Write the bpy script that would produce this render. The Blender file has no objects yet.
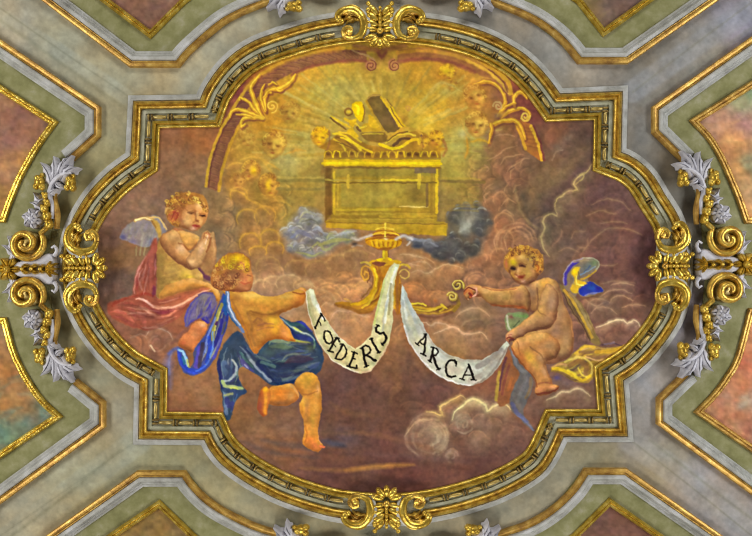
# A painted church ceiling seen from straight below: a fresco of three putti carrying a scroll
# under a golden chest, in a gilded stucco frame, between four coffers.
import bpy, bmesh
# ---------------------------------------------------------------- painter
# A small brush engine: lays the pigment of the fresco down as strokes and washes on a
# dense plaster grid (one colour per mesh vertex).
import numpy as np, math, random

def hexc(h):
    return np.array([int(h[i:i+2], 16)/255.0 for i in (0, 2, 4)], dtype=np.float32)

def crom(pts, closed=False, step=2.5):
    P = [np.array(p[:2], float) for p in pts]
    n = len(P)
    if n < 3 and not closed:
        a, b = P[0], P[-1]
        m = max(1, int(np.hypot(*(b-a))/step))
        return [a+(b-a)*i/m for i in range(m+1)]
    out = []
    segs = n if closed else n-1
    for i in range(segs):
        p1, p2 = P[i], P[(i+1) % n]
        p0 = P[(i-1) % n] if (closed or i > 0) else p1*2-p2
        p3 = P[(i+2) % n] if (closed or i < n-2) else p2*2-p1
        m = max(1, int(np.hypot(*(p2-p1))/step))
        for k in range(m):
            t = k/m
            out.append(0.5*((2*p1)+(-p0+p2)*t+(2*p0-5*p1+4*p2-p3)*t*t+(-p0+3*p1-3*p2+p3)*t**3))
    if not closed:
        out.append(P[-1])
    return out

def vnoise(h, w, cell, rng):
    gh, gw = int(h/cell)+3, int(w/cell)+3
    g = rng.random((gh, gw)).astype(np.float32)
    y = np.arange(h)/cell; x = np.arange(w)/cell
    yi = y.astype(int); xi = x.astype(int)
    fy = (y-yi); fx = (x-xi)
    fy = (fy*fy*(3-2*fy))[:, None].astype(np.float32); fx = (fx*fx*(3-2*fx))[None, :].astype(np.float32)
    a = g[yi][:, xi]; b = g[yi][:, xi+1]; c = g[yi+1][:, xi]; d = g[yi+1][:, xi+1]
    return (a*(1-fx)+b*fx)*(1-fy)+(c*(1-fx)+d*fx)*fy

def blur(a, r):
    k = 2*r+1
    for ax in (0, 1):
        q = np.concatenate([np.repeat(np.take(a, [0], ax), r+1, ax), a, np.repeat(np.take(a, [-1], ax), r, ax)], ax).cumsum(ax, dtype=np.float64)
        n = a.shape[ax]
        a = ((np.take(q, range(k, k+n), ax)-np.take(q, range(0, n), ax))/k).astype(np.float32)
    return a

class Canvas:
    def __init__(self, x0, y0, x1, y1, R, seed=3):
        self.x0, self.y0, self.R = x0, y0, R
        self.W = int((x1-x0)*R)+1; self.H = int((y1-y0)*R)+1
        self.img = np.zeros((self.H, self.W, 3), np.float32)
        self.lab = np.zeros((self.H, self.W), np.int16)
        self.rng = np.random.default_rng(seed)
        self.X = (x0+np.arange(self.W)/R).astype(np.float32)
        self.Y = (y0+np.arange(self.H)/R).astype(np.float32)
        self.names = {0: None}
    def win(self, xa, ya, xb, yb):
        R = self.R
        i0 = max(0, int((xa-self.x0)*R)); i1 = min(self.W, int((xb-self.x0)*R)+2)
        j0 = max(0, int((ya-self.y0)*R)); j1 = min(self.H, int((yb-self.y0)*R)+2)
        return j0, max(j0, j1), i0, max(i0, i1)
    def fbm(self, cell, octs=4, sy=1.0):
        h, w = self.H, self.W
        o = np.zeros((h, w), np.float32); a = 1.0; tot = 0
        for k in range(octs):
            c = max(1.3, cell*self.R/2**k)
            if sy != 1.0:
                big = vnoise(int(h*sy)+2, w, c, self.rng)
                idx = np.minimum((np.arange(h)*sy).astype(int), big.shape[0]-1)
                o += a*big[idx]
            else:
                o += a*vnoise(h, w, c, self.rng)
            tot += a; a *= 0.55
        return o/tot-0.5
    def sdf(self, poly, pad):
        A = np.array(poly, np.float32)
        xa, ya = A.min(0)-pad; xb, yb = A.max(0)+pad
        j0, j1, i0, i1 = self.win(xa, ya, xb, yb)
        X = self.X[i0:i1][None, :]; Y = self.Y[j0:j1][:, None]
        d2 = np.full((j1-j0, i1-i0), 1e9, np.float32); ins = np.zeros(d2.shape, bool)
        B = np.roll(A, -1, 0)
        for (ax, ay), (bx, by) in zip(A, B):
            ex, ey = bx-ax, by-ay
            L = ex*ex+ey*ey+1e-9
            t = np.clip(((X-ax)*ex+(Y-ay)*ey)/L, 0, 1)
            dx = X-ax-t*ex; dy = Y-ay-t*ey
            np.minimum(d2, dx*dx+dy*dy, out=d2)
            if ay != by:
                c = (ay > Y) != (by > Y)
                ins ^= c & (X < ex*(Y-ay)/(by-ay)+ax)
        d = np.sqrt(d2)
        return (slice(j0, j1), slice(i0, i1)), np.where(ins, -d, d)
    def _mix(self, sl, m, col, clip):
        if clip is not None:
            m = m*clip[sl]
        self.img[sl] += (col-self.img[sl])*m[..., None]
    def fill(self, pts, col, alpha=1.0, soft=1.0, clip=None, label=None, smooth=True, rim=None, keep=False, form=None):
        poly = crom(pts, True) if smooth else [np.array(p, float) for p in pts]
        sl, d = self.sdf(poly, soft+2)
        m = np.clip(0.5-d/max(soft, .3), 0, 1)
        self._mix(sl, m*alpha, hexc(col), clip)
        if rim:
            rc, rw, ra = rim
            e = m*np.clip(1+d/rw, 0, 1)
            self._mix(sl, e*ra, hexc(rc), clip)
        if form:
            self.form(sl, d, m if clip is None else m*clip[sl], *form)
        if label:
            k = self.lid(label)
            mm = m > 0.5
            if clip is not None: mm &= clip[sl] > 0.5
            self.lab[sl][mm] = k
        if keep:
            full = np.zeros((self.H, self.W), np.float32); full[sl] = m
            return full
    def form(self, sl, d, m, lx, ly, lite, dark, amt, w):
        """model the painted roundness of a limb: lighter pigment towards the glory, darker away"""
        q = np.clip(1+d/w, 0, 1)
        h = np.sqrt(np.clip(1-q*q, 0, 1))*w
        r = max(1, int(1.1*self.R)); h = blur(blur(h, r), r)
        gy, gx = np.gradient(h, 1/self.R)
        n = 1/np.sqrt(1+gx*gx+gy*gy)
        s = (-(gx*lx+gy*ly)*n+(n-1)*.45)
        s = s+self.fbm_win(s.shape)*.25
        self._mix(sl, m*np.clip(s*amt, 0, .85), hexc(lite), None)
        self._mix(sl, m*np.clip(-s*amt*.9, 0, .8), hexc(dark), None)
    def fbm_win(self, shape):
        h, w = shape
        return vnoise(h, w, 5*self.R, self.rng)+.5*vnoise(h, w, 2.2*self.R, self.rng)-.75
    def folds(self, e0, e1, n, lights, darks, clip=None, rnd=random, w=(1.2, 4), a=.6):
        """cloth folds running between two guide curves"""
        A = crom(e0, False, 2); B = crom(e1, False, 2); N = 9
        ia = lambda P, t: np.array([np.interp(t*(len(P)-1), np.arange(len(P)), [q[k] for q in P]) for k in (0, 1)])
        for i in range(n):
            f = rnd.random(); g = f+rnd.uniform(-.22, .22); t0 = rnd.uniform(0, .5); t1 = t0+rnd.uniform(.3, .7)
            pts = []
            for k in range(N):
                t = min(1, t0+(t1-t0)*k/(N-1)); u = f+(g-f)*k/(N-1)+rnd.uniform(-.015, .015); u = min(max(u, 0), 1)
                pts.append(ia(A, t)*(1-u)+ia(B, t)*u)
            ws = rnd.uniform(*w)
            if i % 2: self.stroke(pts, ws*1.5, rnd.choice(darks), a, soft=1.8, clip=clip, taper=True)
            else: self.stroke(pts, ws*.8, rnd.choice(lights), a, soft=1.2, clip=clip, taper=True)
    def lid(self, label):
        for k, v in self.names.items():
            if v == label: return k
        k = len(self.names); self.names[k] = label
        return k
    def stroke(self, pts, w, col, alpha=1.0, soft=0.8, clip=None, label=None, taper=False, straight=False):
        P = [np.array(p, float) for p in pts] if straight else crom(pts, False)
        n = len(P)
        ws = np.atleast_1d(np.array(w, float))
        t = np.linspace(0, 1, n)
        W = np.interp(t, np.linspace(0, 1, len(ws)), ws) if len(ws) > 1 else np.full(n, ws[0])
        if taper: W = W*np.clip(np.sin(np.pi*np.clip(t*.94+.03, 0, 1)), .12, 1)**.7
        A = np.array(P); pad = W.max()/2+soft+1
        xa, ya = A.min(0)-pad; xb, yb = A.max(0)+pad
        j0, j1, i0, i1 = self.win(xa, ya, xb, yb)
        if j1 <= j0 or i1 <= i0: return
        M = np.zeros((j1-j0, i1-i0), np.float32)
        for k in range(n-1):
            a, b = P[k], P[k+1]
            q = max(W[k], W[k+1])/2+soft+1
            u0, u1, v0, v1 = self.win(min(a[0], b[0])-q, min(a[1], b[1])-q, max(a[0], b[0])+q, max(a[1], b[1])+q)
            if u1 <= u0 or v1 <= v0: continue
            X = self.X[v0:v1][None, :]; Y = self.Y[u0:u1][:, None]
            e = b-a; L = e@e+1e-9
            tt = np.clip(((X-a[0])*e[0]+(Y-a[1])*e[1])/L, 0, 1)
            d = np.hypot(X-a[0]-tt*e[0], Y-a[1]-tt*e[1])
            hw = (W[k]*(1-tt)+W[k+1]*tt)/2
            m = np.clip(0.5+(hw-d)/max(soft, .3), 0, 1)
            s_ = M[u0-j0:u1-j0, v0-i0:v1-i0]
            np.maximum(s_, m, out=s_)
        sl = (slice(j0, j1), slice(i0, i1))
        self._mix(sl, M*alpha, hexc(col), clip)
        if label:
            mm = M > 0.5
            if clip is not None: mm &= clip[sl] > 0.5
            self.lab[sl][mm] = self.lid(label)
    def blob(self, x, y, rx, ry, col, alpha=1.0, ang=0, clip=None, p=1.0):
        r = max(rx, ry)*2.2
        j0, j1, i0, i1 = self.win(x-r, y-r, x+r, y+r)
        X = self.X[i0:i1][None, :]-x; Y = self.Y[j0:j1][:, None]-y
        c, s = math.cos(math.radians(ang)), math.sin(math.radians(ang))
        u = (X*c+Y*s)/rx; v = (-X*s+Y*c)/ry
        m = np.exp(-(u*u+v*v)**p)
        self._mix((slice(j0, j1), slice(i0, i1)), (m*alpha).astype(np.float32), hexc(col), clip)
    def spiral(self, x, y, r0, r1, a0, turns, w, col, alpha=1, **k):
        n = int(abs(turns)*14)+4
        pts = []
        for i in range(n):
            t = i/(n-1); a = math.radians(a0)+turns*2*math.pi*t; r = r0+(r1-r0)*t
            pts.append((x+r*math.cos(a), y+r*math.sin(a)))
        self.stroke(pts, w, col, alpha, **k)
    def cloud(self, pts, rim, shade, w=2.2, depth=9, alpha=.8, side=1):
        """lit rim of a cloud: glow fading into the roll, darker air just outside it"""
        P = crom(pts, False, 3)
        def off(dist):
            o = []
            for i, p in enumerate(P):
                q = P[min(i+1, len(P)-1)]-P[max(i-1, 0)]
                L = np.hypot(*q)+1e-6
                o.append(p+np.array([-q[1], q[0]])/L*side*dist)
            return o
        self.stroke(off(-depth*.35), depth*.5, shade, alpha*.35, soft=depth*.5, straight=True)
        self.stroke(off(depth*.4), depth*.7, rim, alpha*.30, soft=depth*.8, straight=True)
        self.stroke(off(depth*1.0), depth*.6, shade, alpha*.28, soft=depth*.8, straight=True)
        self.stroke(pts, w*2.2, rim, alpha*.6, soft=w*1.6, taper=True)
        self.stroke(pts, w*.9, rim, min(1, alpha*1.05), soft=1.0, taper=True)
    def at(self, x, y):
        j = min(max(int((y-self.y0)*self.R), 0), self.H-1); i = min(max(int((x-self.x0)*self.R), 0), self.W-1)
        return self.img[j, i].copy()
    def autopuff(self, x, y, r, light, k=1.0, rnd=random):
        """a small cumulus roll in the tone of the air around it, lit from the point light"""
        b = self.at(x, y)
        hx = lambda v: ''.join('%02x' % int(max(0, min(1, q))*255) for q in v)
        li = hx(b*np.array([1.34, 1.26, 1.12])+.03); dk = hx(b*np.array([.74, .73, .76])); bo = hx(b*1.08)
        a = math.atan2(light[1]-y, light[0]-x); e = rnd.uniform(.75, 1.0)
        dx, dy = math.cos(a), math.sin(a)
        self.blob(x, y, r, r*e, bo, .5*k, p=1.5)
        self.blob(x+dx*r*.45, y+dy*r*.45, r*.5, r*.45, li, .4*k)
        self.blob(x-dx*r*.6, y-dy*r*.6, r*.65, r*.5, dk, .55*k)
        sp = rnd.uniform(.9, 1.7); a += rnd.uniform(-.3, .3)
        self.stroke([(x+r*math.cos(t), y+r*e*math.sin(t)) for t in np.linspace(a-sp, a+sp, 8)], rnd.uniform(1.6, 2.8), li, .5*k, soft=1.4, taper=True)
        self.stroke([(x+r*1.22*math.cos(t), y+r*e*1.22*math.sin(t)) for t in np.linspace(a-sp, a+sp, 8)], 2.4, dk, .35*k, soft=2, taper=True)
    def puff(self, x, y, rx, ry, body, rim, dark, a0=150, a1=390, alpha=.75, w=2):
        self.blob(x, y, rx, ry, body, alpha*.8, p=1.6)
        self.blob(x+rx*.12, y+ry*.55, rx*.75, ry*.45, dark, alpha*.5)
        pts = [(x+rx*math.cos(math.radians(a)), y+ry*math.sin(math.radians(a))) for a in np.linspace(a0, a1, 11)]
        self.stroke(pts, w*2.4, rim, alpha*.4, soft=3, taper=True)
        self.stroke(pts, w, rim, alpha*.85, soft=1.3, taper=True)

def M(ox, oy, sc):
    return lambda *p: [(ox+x/sc, oy+y/sc) for x, y in p]
# ---------------------------------------------------------------- the fresco
FX0, FY0, FX1, FY1 = 78, 34, 674, 502
def base_wash(c, table, warp=9, power=3.6):
    ctl = np.array([(a, b) for a, b, _ in table], np.float32); cc = np.array([hexc(h) for *_, h in table])
    wx = c.fbm(34, 4)*warp*2; wy = c.fbm(34, 4)*warp*2
    X = c.X[None, :]+wx; Y = c.Y[:, None]+wy
    num = np.zeros(c.img.shape, np.float32); den = np.zeros((c.H, c.W), np.float32)
    for (a, b), col in zip(ctl, cc):
        d2 = (X-a)**2+(Y-b)**2+60
        w = d2**(-power/2)*1e5
        den += w; num += w[..., None]*col
    c.img[:] = num/den[..., None]

def finish(c, amt=1.0, warp=.9):
    """the loaded brush breaks every edge a little; grain, mottling and dryness of old plaster"""
    if warp:
        wx = c.fbm(5, 3)*2.2*warp*c.R; wy = c.fbm(5, 3)*2.2*warp*c.R
        y = np.clip(np.arange(c.H)[:, None]+wy, 0, c.H-1.01); x = np.clip(np.arange(c.W)[None, :]+wx, 0, c.W-1.01)
        j = y.astype(int); i = x.astype(int); fy = (y-j)[..., None]; fx = (x-i)[..., None]; g = c.img
        c.img = ((g[j, i]*(1-fx)+g[j, i+1]*fx)*(1-fy)+(g[j+1, i]*(1-fx)+g[j+1, i+1]*fx)*fy).astype(np.float32)
    r = max(1, int(4*c.R))
    c.img = c.img+(c.img-blur(blur(c.img, r), r))*.30*amt
    n = 1+amt*(c.fbm(11, 4)*.26+c.fbm(3.4, 2)*.24)
    c.img *= n[..., None]
    h = c.fbm(14, 3)*.10*amt
    c.img[..., 0] *= 1+h; c.img[..., 2] *= 1-1.5*h
    g = c.fbm(6, 2)*.06*amt
    c.img[..., 1] *= 1+g
    st = c.fbm(14, 3, sy=4.0)*.12*amt
    c.img *= (1+st)[..., None]
    np.clip(c.img, 0.012, .98, out=c.img)

WASH = [
 (165,135,'8c5e40'),(200,140,'98623a'),(180,165,'8e6648'),(215,100,'743a38'),(232,84,'7a3c3a'),(250,70,'8a5030'),
 (150,185,'84624c'),(125,195,'80604e'),(112,230,'7c5a48'),(122,258,'86603e'),(108,285,'6c5246'),(122,285,'6e5549'),(140,205,'8a6a52'),
 (225,215,'967850'),(218,240,'927654'),(190,185,'8c6a4c'),(212,200,'92734c'),
 (280,82,'b68e36'),(310,76,'b8943c'),(340,76,'b4963e'),(380,78,'b09844'),(415,72,'b48e36'),(440,70,'b08434'),
 (340,98,'b0a04a'),(310,100,'b29a42'),(355,92,'a69a4c'),(395,90,'aa9440'),(410,100,'bc9c38'),(425,120,'c4a63a'),(440,105,'be9e3a'),
 (300,125,'b89c44'),(270,120,'b88c32'),(305,150,'b6a04c'),(290,168,'b8a250'),(300,190,'aa8c3c'),(245,150,'b48834'),(240,185,'b07e3a'),(265,195,'ac8438'),(290,205,'a68a44'),
 (465,110,'b48e3e'),(460,140,'b8a448'),(470,150,'b4a24e'),(455,170,'ac963e'),(465,195,'9e8240'),(450,205,'988044'),(485,110,'a87436'),(500,105,'9c6434'),
 (520,95,'8a4a34'),(540,105,'743a34'),(500,150,'a07046'),(510,175,'97684a'),(490,195,'967048'),(520,195,'8e6a4a'),(548,175,'8a6c4a'),(555,135,'8a5a40'),
 (580,135,'6c5042'),(592,150,'664a42'),(575,160,'70544a'),(560,190,'7c604a'),(600,190,'70504a'),(625,225,'745048'),(645,255,'6a4644'),(600,225,'7c5848'),
 (640,285,'6c4844'),(600,265,'7a544a'),(570,235,'785c4c'),(550,235,'7c6450'),(625,290,'775246'),(610,310,'84644e'),(640,310,'7a5646'),(625,335,'805a4c'),(590,325,'7e5a48'),
 (545,215,'5e4c42'),(535,215,'6c5844'),(530,230,'8a6850'),(500,225,'a4704e'),(495,205,'a07850'),(510,240,'a4724e'),
 (260,235,'a87a44'),(250,262,'967048'),(275,262,'926c4a'),(300,262,'9a7048'),(330,265,'a4764a'),(350,262,'a87a4e'),
 (290,280,'bc9068'),(275,287,'b48c68'),(300,285,'c09468'),(325,285,'a87850'),(345,285,'a8744a'),(340,300,'b07e50'),(325,305,'b08458'),(340,325,'b0835a'),(355,335,'aa7852'),(362,315,'a8784e'),
 (415,285,'a4784c'),(440,285,'a4744a'),(420,298,'a86e46'),(440,270,'ac7c50'),(460,275,'9c7250'),(480,275,'8c6850'),(495,275,'90684c'),(500,300,'846452'),(480,312,'9c7854'),(470,322,'8a6c50'),
 (440,340,'a87c52'),(455,345,'a67c50'),(480,345,'966e50'),(500,335,'80604e'),(425,325,'a4704e'),(410,300,'a06c48'),(393,330,'a8784e'),
 (118,330,'8c5c48'),(135,345,'8a5c44'),(160,345,'8a5e48'),(175,330,'9a5c40'),(165,365,'82604e'),(205,380,'a86a40'),(185,388,'a06842'),(185,405,'98603c'),(210,400,'9a643c'),(225,380,'9c6840'),
 (245,400,'8c6040'),(240,425,'86603f'),(262,430,'8a6244'),(250,450,'7a5848'),(285,430,'84604a'),(290,450,'84583e'),(270,465,'7c5642'),
 (335,400,'745244'),(330,425,'7e5840'),(340,440,'6a5450'),(330,455,'7a523c'),(355,420,'76523e'),(345,385,'7a5848'),(370,390,'745240'),(395,370,'80583e'),(392,350,'8e6444'),(400,400,'7a563e'),(415,375,'745244'),
 (430,395,'765244'),(400,430,'7c5642'),(390,450,'785042'),(360,470,'75503c'),(410,480,'74493a'),(330,480,'6e4a3e'),(300,485,'6a483e'),(360,490,'66443c'),(450,485,'6c463a'),
 (480,470,'6e4a3c'),(520,450,'6e4c42'),(535,425,'745244'),(500,430,'7c5a4a'),(515,405,'7a5848'),(560,400,'7a5a48'),(590,395,'7c5c48'),(580,378,'7c5c50'),(500,380,'8a5840'),
 (560,360,'7e5c48'),(578,340,'78584c'),(600,345,'7a5a48'),
]
def paint_fresco(R):
    c = Canvas(FX0, FY0, FX1, FY1, R, 5)
    rnd = random.Random(7)
    adj = [(330,380,480,480,.88,.86,.92),(240,60,480,125,1.06,1.0,.86),(485,150,530,215,.86,.88,.95),(310,280,368,340,1.10,1.12,1.12),(160,375,230,410,.92,1.0,1.1),(540,120,665,320,.92,.92,.93)]
    tab = []
    for x, y, h in WASH:
        v = hexc(h)
        for xa, ya, xb, yb, r_, g_, b_ in adj:
            if xa <= x <= xb and ya <= y <= yb: v = v*np.array([r_, g_, b_])
        tab.append((x, y, ''.join('%02x' % int(min(1, q)*255) for q in v)))
    base_wash(c, tab)
    # broad brush passes -------------------------------------------------
    for i in range(900):
        x = rnd.uniform(85, 665); y = rnd.uniform(45, 492)
        j, ii = int((y-c.y0)*R), int((x-c.x0)*R)
        col = c.img[j, ii]*rnd.uniform(.9, 1.12)
        h = ''.join('%02x' % int(max(0, min(1, v))*255) for v in col)
        if y > 385: a = rnd.gauss(0, .15)
        elif 300 < x < 470 and y < 210: a = math.atan2(y-150, x-384)+rnd.gauss(0, .2)
        else: a = rnd.uniform(0, 6.28)
        L = rnd.uniform(6, 20)
        bend = rnd.uniform(-4, 4)
        dx, dy = math.cos(a)*L, math.sin(a)*L
        c.stroke([(x-dx, y-dy), (x-dy*bend/L, y+dx*bend/L), (x+dx, y+dy)], rnd.uniform(2, 6), h, .45, soft=3, taper=True)
    # rays of the glory
    for i in range(170):
        a = rnd.uniform(-math.pi*1.05, math.pi*.05)
        r0, r1 = rnd.uniform(40, 60), rnd.uniform(75, 125)
        x, y = 384+math.cos(a)*r0*1.15, 150+math.sin(a)*r0; x2, y2 = 384+math.cos(a)*r1*1.1, 150+math.sin(a)*r1*.8
        if y2 < 66 or x2 > 505 or x2 < 245: continue
        c.stroke([(x, y), (x2, y2)], rnd.uniform(.8, 3.4), rnd.choice(['d0b450', '9a8234', 'c8bc68', 'c8a038', 'dcc468', '94803c']), rnd.uniform(.12, .34), soft=1.6)
    for (x, y, rx, ry, h, a) in [(330,92,26,16,'b8a850',.35),(420,118,20,14,'d0b040',.4),(405,95,16,10,'c8a83e',.3),(310,135,9,10,'c4b458',.4),(322,160,6,14,'9c8034',.4),(448,165,7,10,'b4a048',.4),(288,160,12,9,'ccca86',.5),(302,178,14,3,'9c9048',.5),(462,133,9,8,'bcb868',.6),(456,146,8,10,'b6b05c',.4),(450,92,12,6,'aaa050',.45),(350,88,22,9,'a49c54',.35),(335,100,8,14,'aca65a',.35)]:
        c.blob(x, y, rx, ry, h, a)
    # clouds --------------------------------------------------------------
    LG = (384, 165)
    for (xa, ya, xb, yb, n, r0, r1, k) in [(105,175,200,240,10,8,15,.25),(215,185,285,260,30,5,10,.8),(240,245,365,300,22,8,15,.55),(305,285,372,345,20,7,13,.6),(402,250,500,345,26,8,15,.55),(470,190,545,300,50,6,12,.8),
                                           (550,200,660,330,26,8,18,.34),(520,120,610,205,14,8,18,.4),(570,300,655,345,24,6,12,.6),(405,395,520,460,30,6,14,.4),(105,325,180,365,16,6,12,.5),(470,160,540,210,26,6,12,.55),(385,330,400,400,6,5,9,.4),(500,290,560,345,10,6,12,.5)]:
        for _ in range(n):
            c.autopuff(rnd.uniform(xa, xb), rnd.uniform(ya, yb), rnd.uniform(r0, r1), LG, k, rnd)
    PF = c.puff
    for x, y, r, s in [(239,195,9,8),(248,219,11,10),(265,216,11,10),(250,243,11,10),(270,238,10,9),(275,249,9,7),(258,252,9,6)]:
        PF(x, y, r, s, 'a87a42', 'cf9a40', '8c6840', alpha=.75)
    for x, y, r, s in [(268,266,12,9),(298,268,13,8),(318,270,13,9),(341,264,15,9),(355,256,12,6)]:
        PF(x, y, r, s, '9a7048', 'b48852', '805c40', alpha=.7)
    for x, y, r, s in [(262,288,10,8),(274,284,11,8),(289,283,13,8),(303,286,9,7)]:
        PF(x, y, r, s, 'b88e68', 'd8ac78', '94704e', alpha=.75)
    m = M(295, 280, 9.4)
    c.cloud(m((20,50),(80,20),(140,30),(200,80)), 'd6aa74', '9a6c4a', 2.2, 8)
    c.cloud(m((200,80),(300,110),(350,150),(390,210),(470,200)), 'cc9c68', '9c6c48', 1.8, 8)
    c.cloud(m((230,170),(260,150),(320,170),(340,230)), 'cc9c6c', '9a7050', 1.4, 6)
    c.cloud(m((240,260),(290,210),(340,235),(400,225),(450,260),(500,285)), 'd0a070', 'a07450', 1.6, 6)
    c.cloud(m((330,380),(370,310),(430,290),(490,300),(540,285),(590,300),(640,340),(700,345)), 'd6a478', 'a87850', 2.0, 12)
    c.cloud([(345,306),(355,308),(363,312)], 'cc9c64', 'a07048', 1.6, 6)
    for x, y in [(340,330),(350,345),(360,330),(345,318)]:
        c.blob(x, y, 9, 6, 'b8885c', .3)
    # right of the urn
    for p in ([(400,255),(409,254),(418,257),(428,259),(434,263)], [(411,273),(418,270),(428,273),(437,268),(448,264.5),(462,268)], [(412,262),(424,262),(432,268)], [(404,268),(410,264),(420,266)]):
        c.cloud(p, 'cca070', '9a7048', 1.8, 8, .75)
    m = M(390, 280, 5.36)
    c.cloud(m((170,225),(195,225),(220,245),(245,230),(280,230),(310,245),(330,255)), 'd8aa80', '96684a', 2, 8)
    c.cloud(m((235,290),(280,270),(330,250),(360,262),(400,290),(440,290),(480,280),(505,290),(520,315)), 'dcae82', 'a0744c', 2.2, 12)
    c.cloud(m((350,205),(375,175),(410,158),(460,150),(500,162),(535,195)), 'c69a72', '7e624c', 2.6, 10)
    c.stroke(m((400,230),(430,210),(480,205),(530,230)), 3, 'a08058', .5, soft=3)
    c.blob(486, 322, 12, 6, '7c624e', .5)
    c.stroke(m((380,250),(400,225),(440,215)), 2, 'b4906a', .5, soft=2)
    # curls beside the dark smoke, round the right putto's head
    for x, y, r, s in [(492,206,8,9),(504,222,10,9),(500,200,7,8),(490,236,8,11),(505,240,9,9),(486,262,14,7),(478,258,9,6),(498,256,8,8)]:
        PF(x, y, r, s, 'a26e4c', 'c28a5c', '80583f', alpha=.72)
    for r in (12, 16, 20):
        c.spiral(517, 243, r, r, 170, .5, 1.8, 'b88860', .5, soft=1.5)
    for p in ([(497,252),(494,240),(500,230)], [(507,250),(504,238),(512,229),(522,227)], [(486,204),(484,197),(490,192)], [(502,206),(508,199),(516,204)], [(498,216),(506,210),(514,216)]):
        c.stroke(p, 2, 'c49064', .65, soft=1.2, taper=True)
    # thin curls under the right leg of the arch
    m = M(450, 120, 6.7)
    for p in (((250,270),(310,240),(380,190),(450,175)), ((340,300),(370,250),(430,240),(490,230)), ((380,350),(400,320),(470,280),(500,250)), ((400,400),(410,340),(440,320)), ((470,310),(490,260),(530,265)), ((230,300),(260,330),(240,350)), ((300,110),(360,95),(430,110)), ((420,490),(440,440),(470,430)), ((220,500),(250,450),(290,430)), ((360,500),(370,450),(390,430))):
        c.stroke(m(*p), 1.6, 'b88a5e', .6, soft=1.3, taper=True)
    # the big dark roll at the right and its gilded edge
    c.stroke([(518,208),(540,190),(565,172),(585,150)], 20, '92734c', .5, soft=16)
    c.stroke([(545,205),(562,190),(580,172)], 12, '5e4844', .55, soft=10)
    c.stroke([(524,196),(527,212),(537,224),(548,229)], 8, '564a40', .55, soft=7)
    c.stroke([(515,190),(519,208),(528,222),(540,230)], 2.5, 'a08458', .5, soft=2)
    c.blob(586, 140, 11, 8, '55453e', .6); c.blob(592, 158, 8, 8, '4e3e3c', .6)
    c.blob(568, 138, 9, 5, '7a6450', .6, ang=-25); c.blob(556, 150, 8, 5, '7e6a52', .6, ang=-40); c.blob(553, 130, 8, 5, '8e5a3c', .5)
    c.stroke([(552,160),(556,152),(562,150)], 1.6, '94785c', .6, soft=1.4)
    m = M(520, 110, 5.36)
    c.cloud(m((385,290),(360,330),(310,360),(290,400),(305,425),(260,435),(230,460),(195,480),(185,530)), 'c8a868', '745040', 1.9, 12, .75, side=-1)
    c.stroke(m((320,350),(345,335),(340,360),(300,400)), 1.5, 'b89a5c', .7)
    c.cloud([(556,210),(557,216),(552,214),(546,216),(543,222),(545,228),(541,237),(544,248),(549,256)], 'b89c66', '64503f', 2.2, 10, .7, side=-1)
    c.blob(548, 236, 5, 9, '6c6046', .5); c.stroke([(540,224),(537,236)], 2, '5a4a3c', .5, soft=3)
    m = M(530, 190, 5.36)
    for p in (((190,20),(230,0)), ((330,80),(400,50),(480,60),(540,110)), ((300,140),(380,110),(460,130)), ((220,260),(240,225),(300,220)), ((285,330),(330,270),(380,230),(420,205),(520,210),(600,240)), ((150,330),(200,310),(260,330)), ((250,300),(300,310),(310,260)), ((380,180),(450,170),(520,180)), ((350,400),(420,405),(470,395)), ((380,500),(460,490),(560,500)), ((120,300),(160,260),(170,220))):
        c.stroke(m(*p), 3.4, '8e6a52', .5, soft=3, taper=True); c.stroke(m(*p), 1.2, '9c785a', .45, soft=1.4, taper=True)
    c.stroke([(655,215),(660,245),(658,290)], 20, '58383a', .55, soft=14)
    m = M(540, 280, 5.36)
    c.cloud(m((300,255),(345,240),(375,225),(410,212),(450,215),(470,235),(500,215),(525,228),(535,250)), 'dcbf94', '80584c', 1.7, 8, .9)
    for p in (((250,160),(270,115),(320,100),(370,120)), ((320,90),(370,60),(430,50),(490,70)), ((370,120),(400,90),(450,85),(500,110)), ((270,180),(300,150),(370,150),(410,180)), ((380,30),(430,15),(500,30)), ((250,110),(300,140),(350,120)), ((440,150),(500,130),(560,140))):
        c.cloud(m(*p), 'ac8462', '74543f', 1.5, 6, .6)
    c.blob(606, 303, 4, 3, '5a4a48', .5)
    # lower cloud
    m = M(400, 380, 3.75)
    for x, y, r in [(428,438,20),(462,424,14),(482,416,16),(500,416,11),(452,456,10),(446,420,12),(478,440,14),(440,450,12)]:
        c.blob(x, y, r, r*.9, '94765e', .5, p=1.3)
    for x, y, r in [(424,424,10),(438,426,9),(416,438,9),(430,440,11),(444,440,8),(424,452,9),(438,454,8),(462,418,9),(456,428,8),(470,428,8),(452,456,7),(472,408,9),(486,408,9),(499,412,8),(482,424,10),(494,426,8),(478,440,9),(448,412,8),(460,404,8)]:
        c.autopuff(x+rnd.uniform(-2, 2), y+rnd.uniform(-2, 2), r, (455, 330), .85, rnd)
    for x, y, rx, ry in [(436,432,9,12),(425,428,8,8),(462,420,6,8),(476,404,10,4),(498,411,9,4)]:
        c.blob(x, y, rx, ry, 'bea684', .45)
    c.puff(428, 436, 21, 22, '8c6c58', 'ae8a6c', '765648', 120, 420, .35)
    for i in range(34):
        a = rnd.uniform(120, 410); r = rnd.uniform(4, 19)
        c.spiral(430, 437, r, r*rnd.uniform(.9, 1.05), a, rnd.uniform(.12, .3), rnd.uniform(1, 2.4), rnd.choice(['b49876', 'a4876a', 'c0a480', '94765e']), .4, soft=1.6)
    c.blob(438, 434, 7, 14, 'b4a07c', .45); c.blob(424, 438, 6, 12, '8a6a58', .4)
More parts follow.
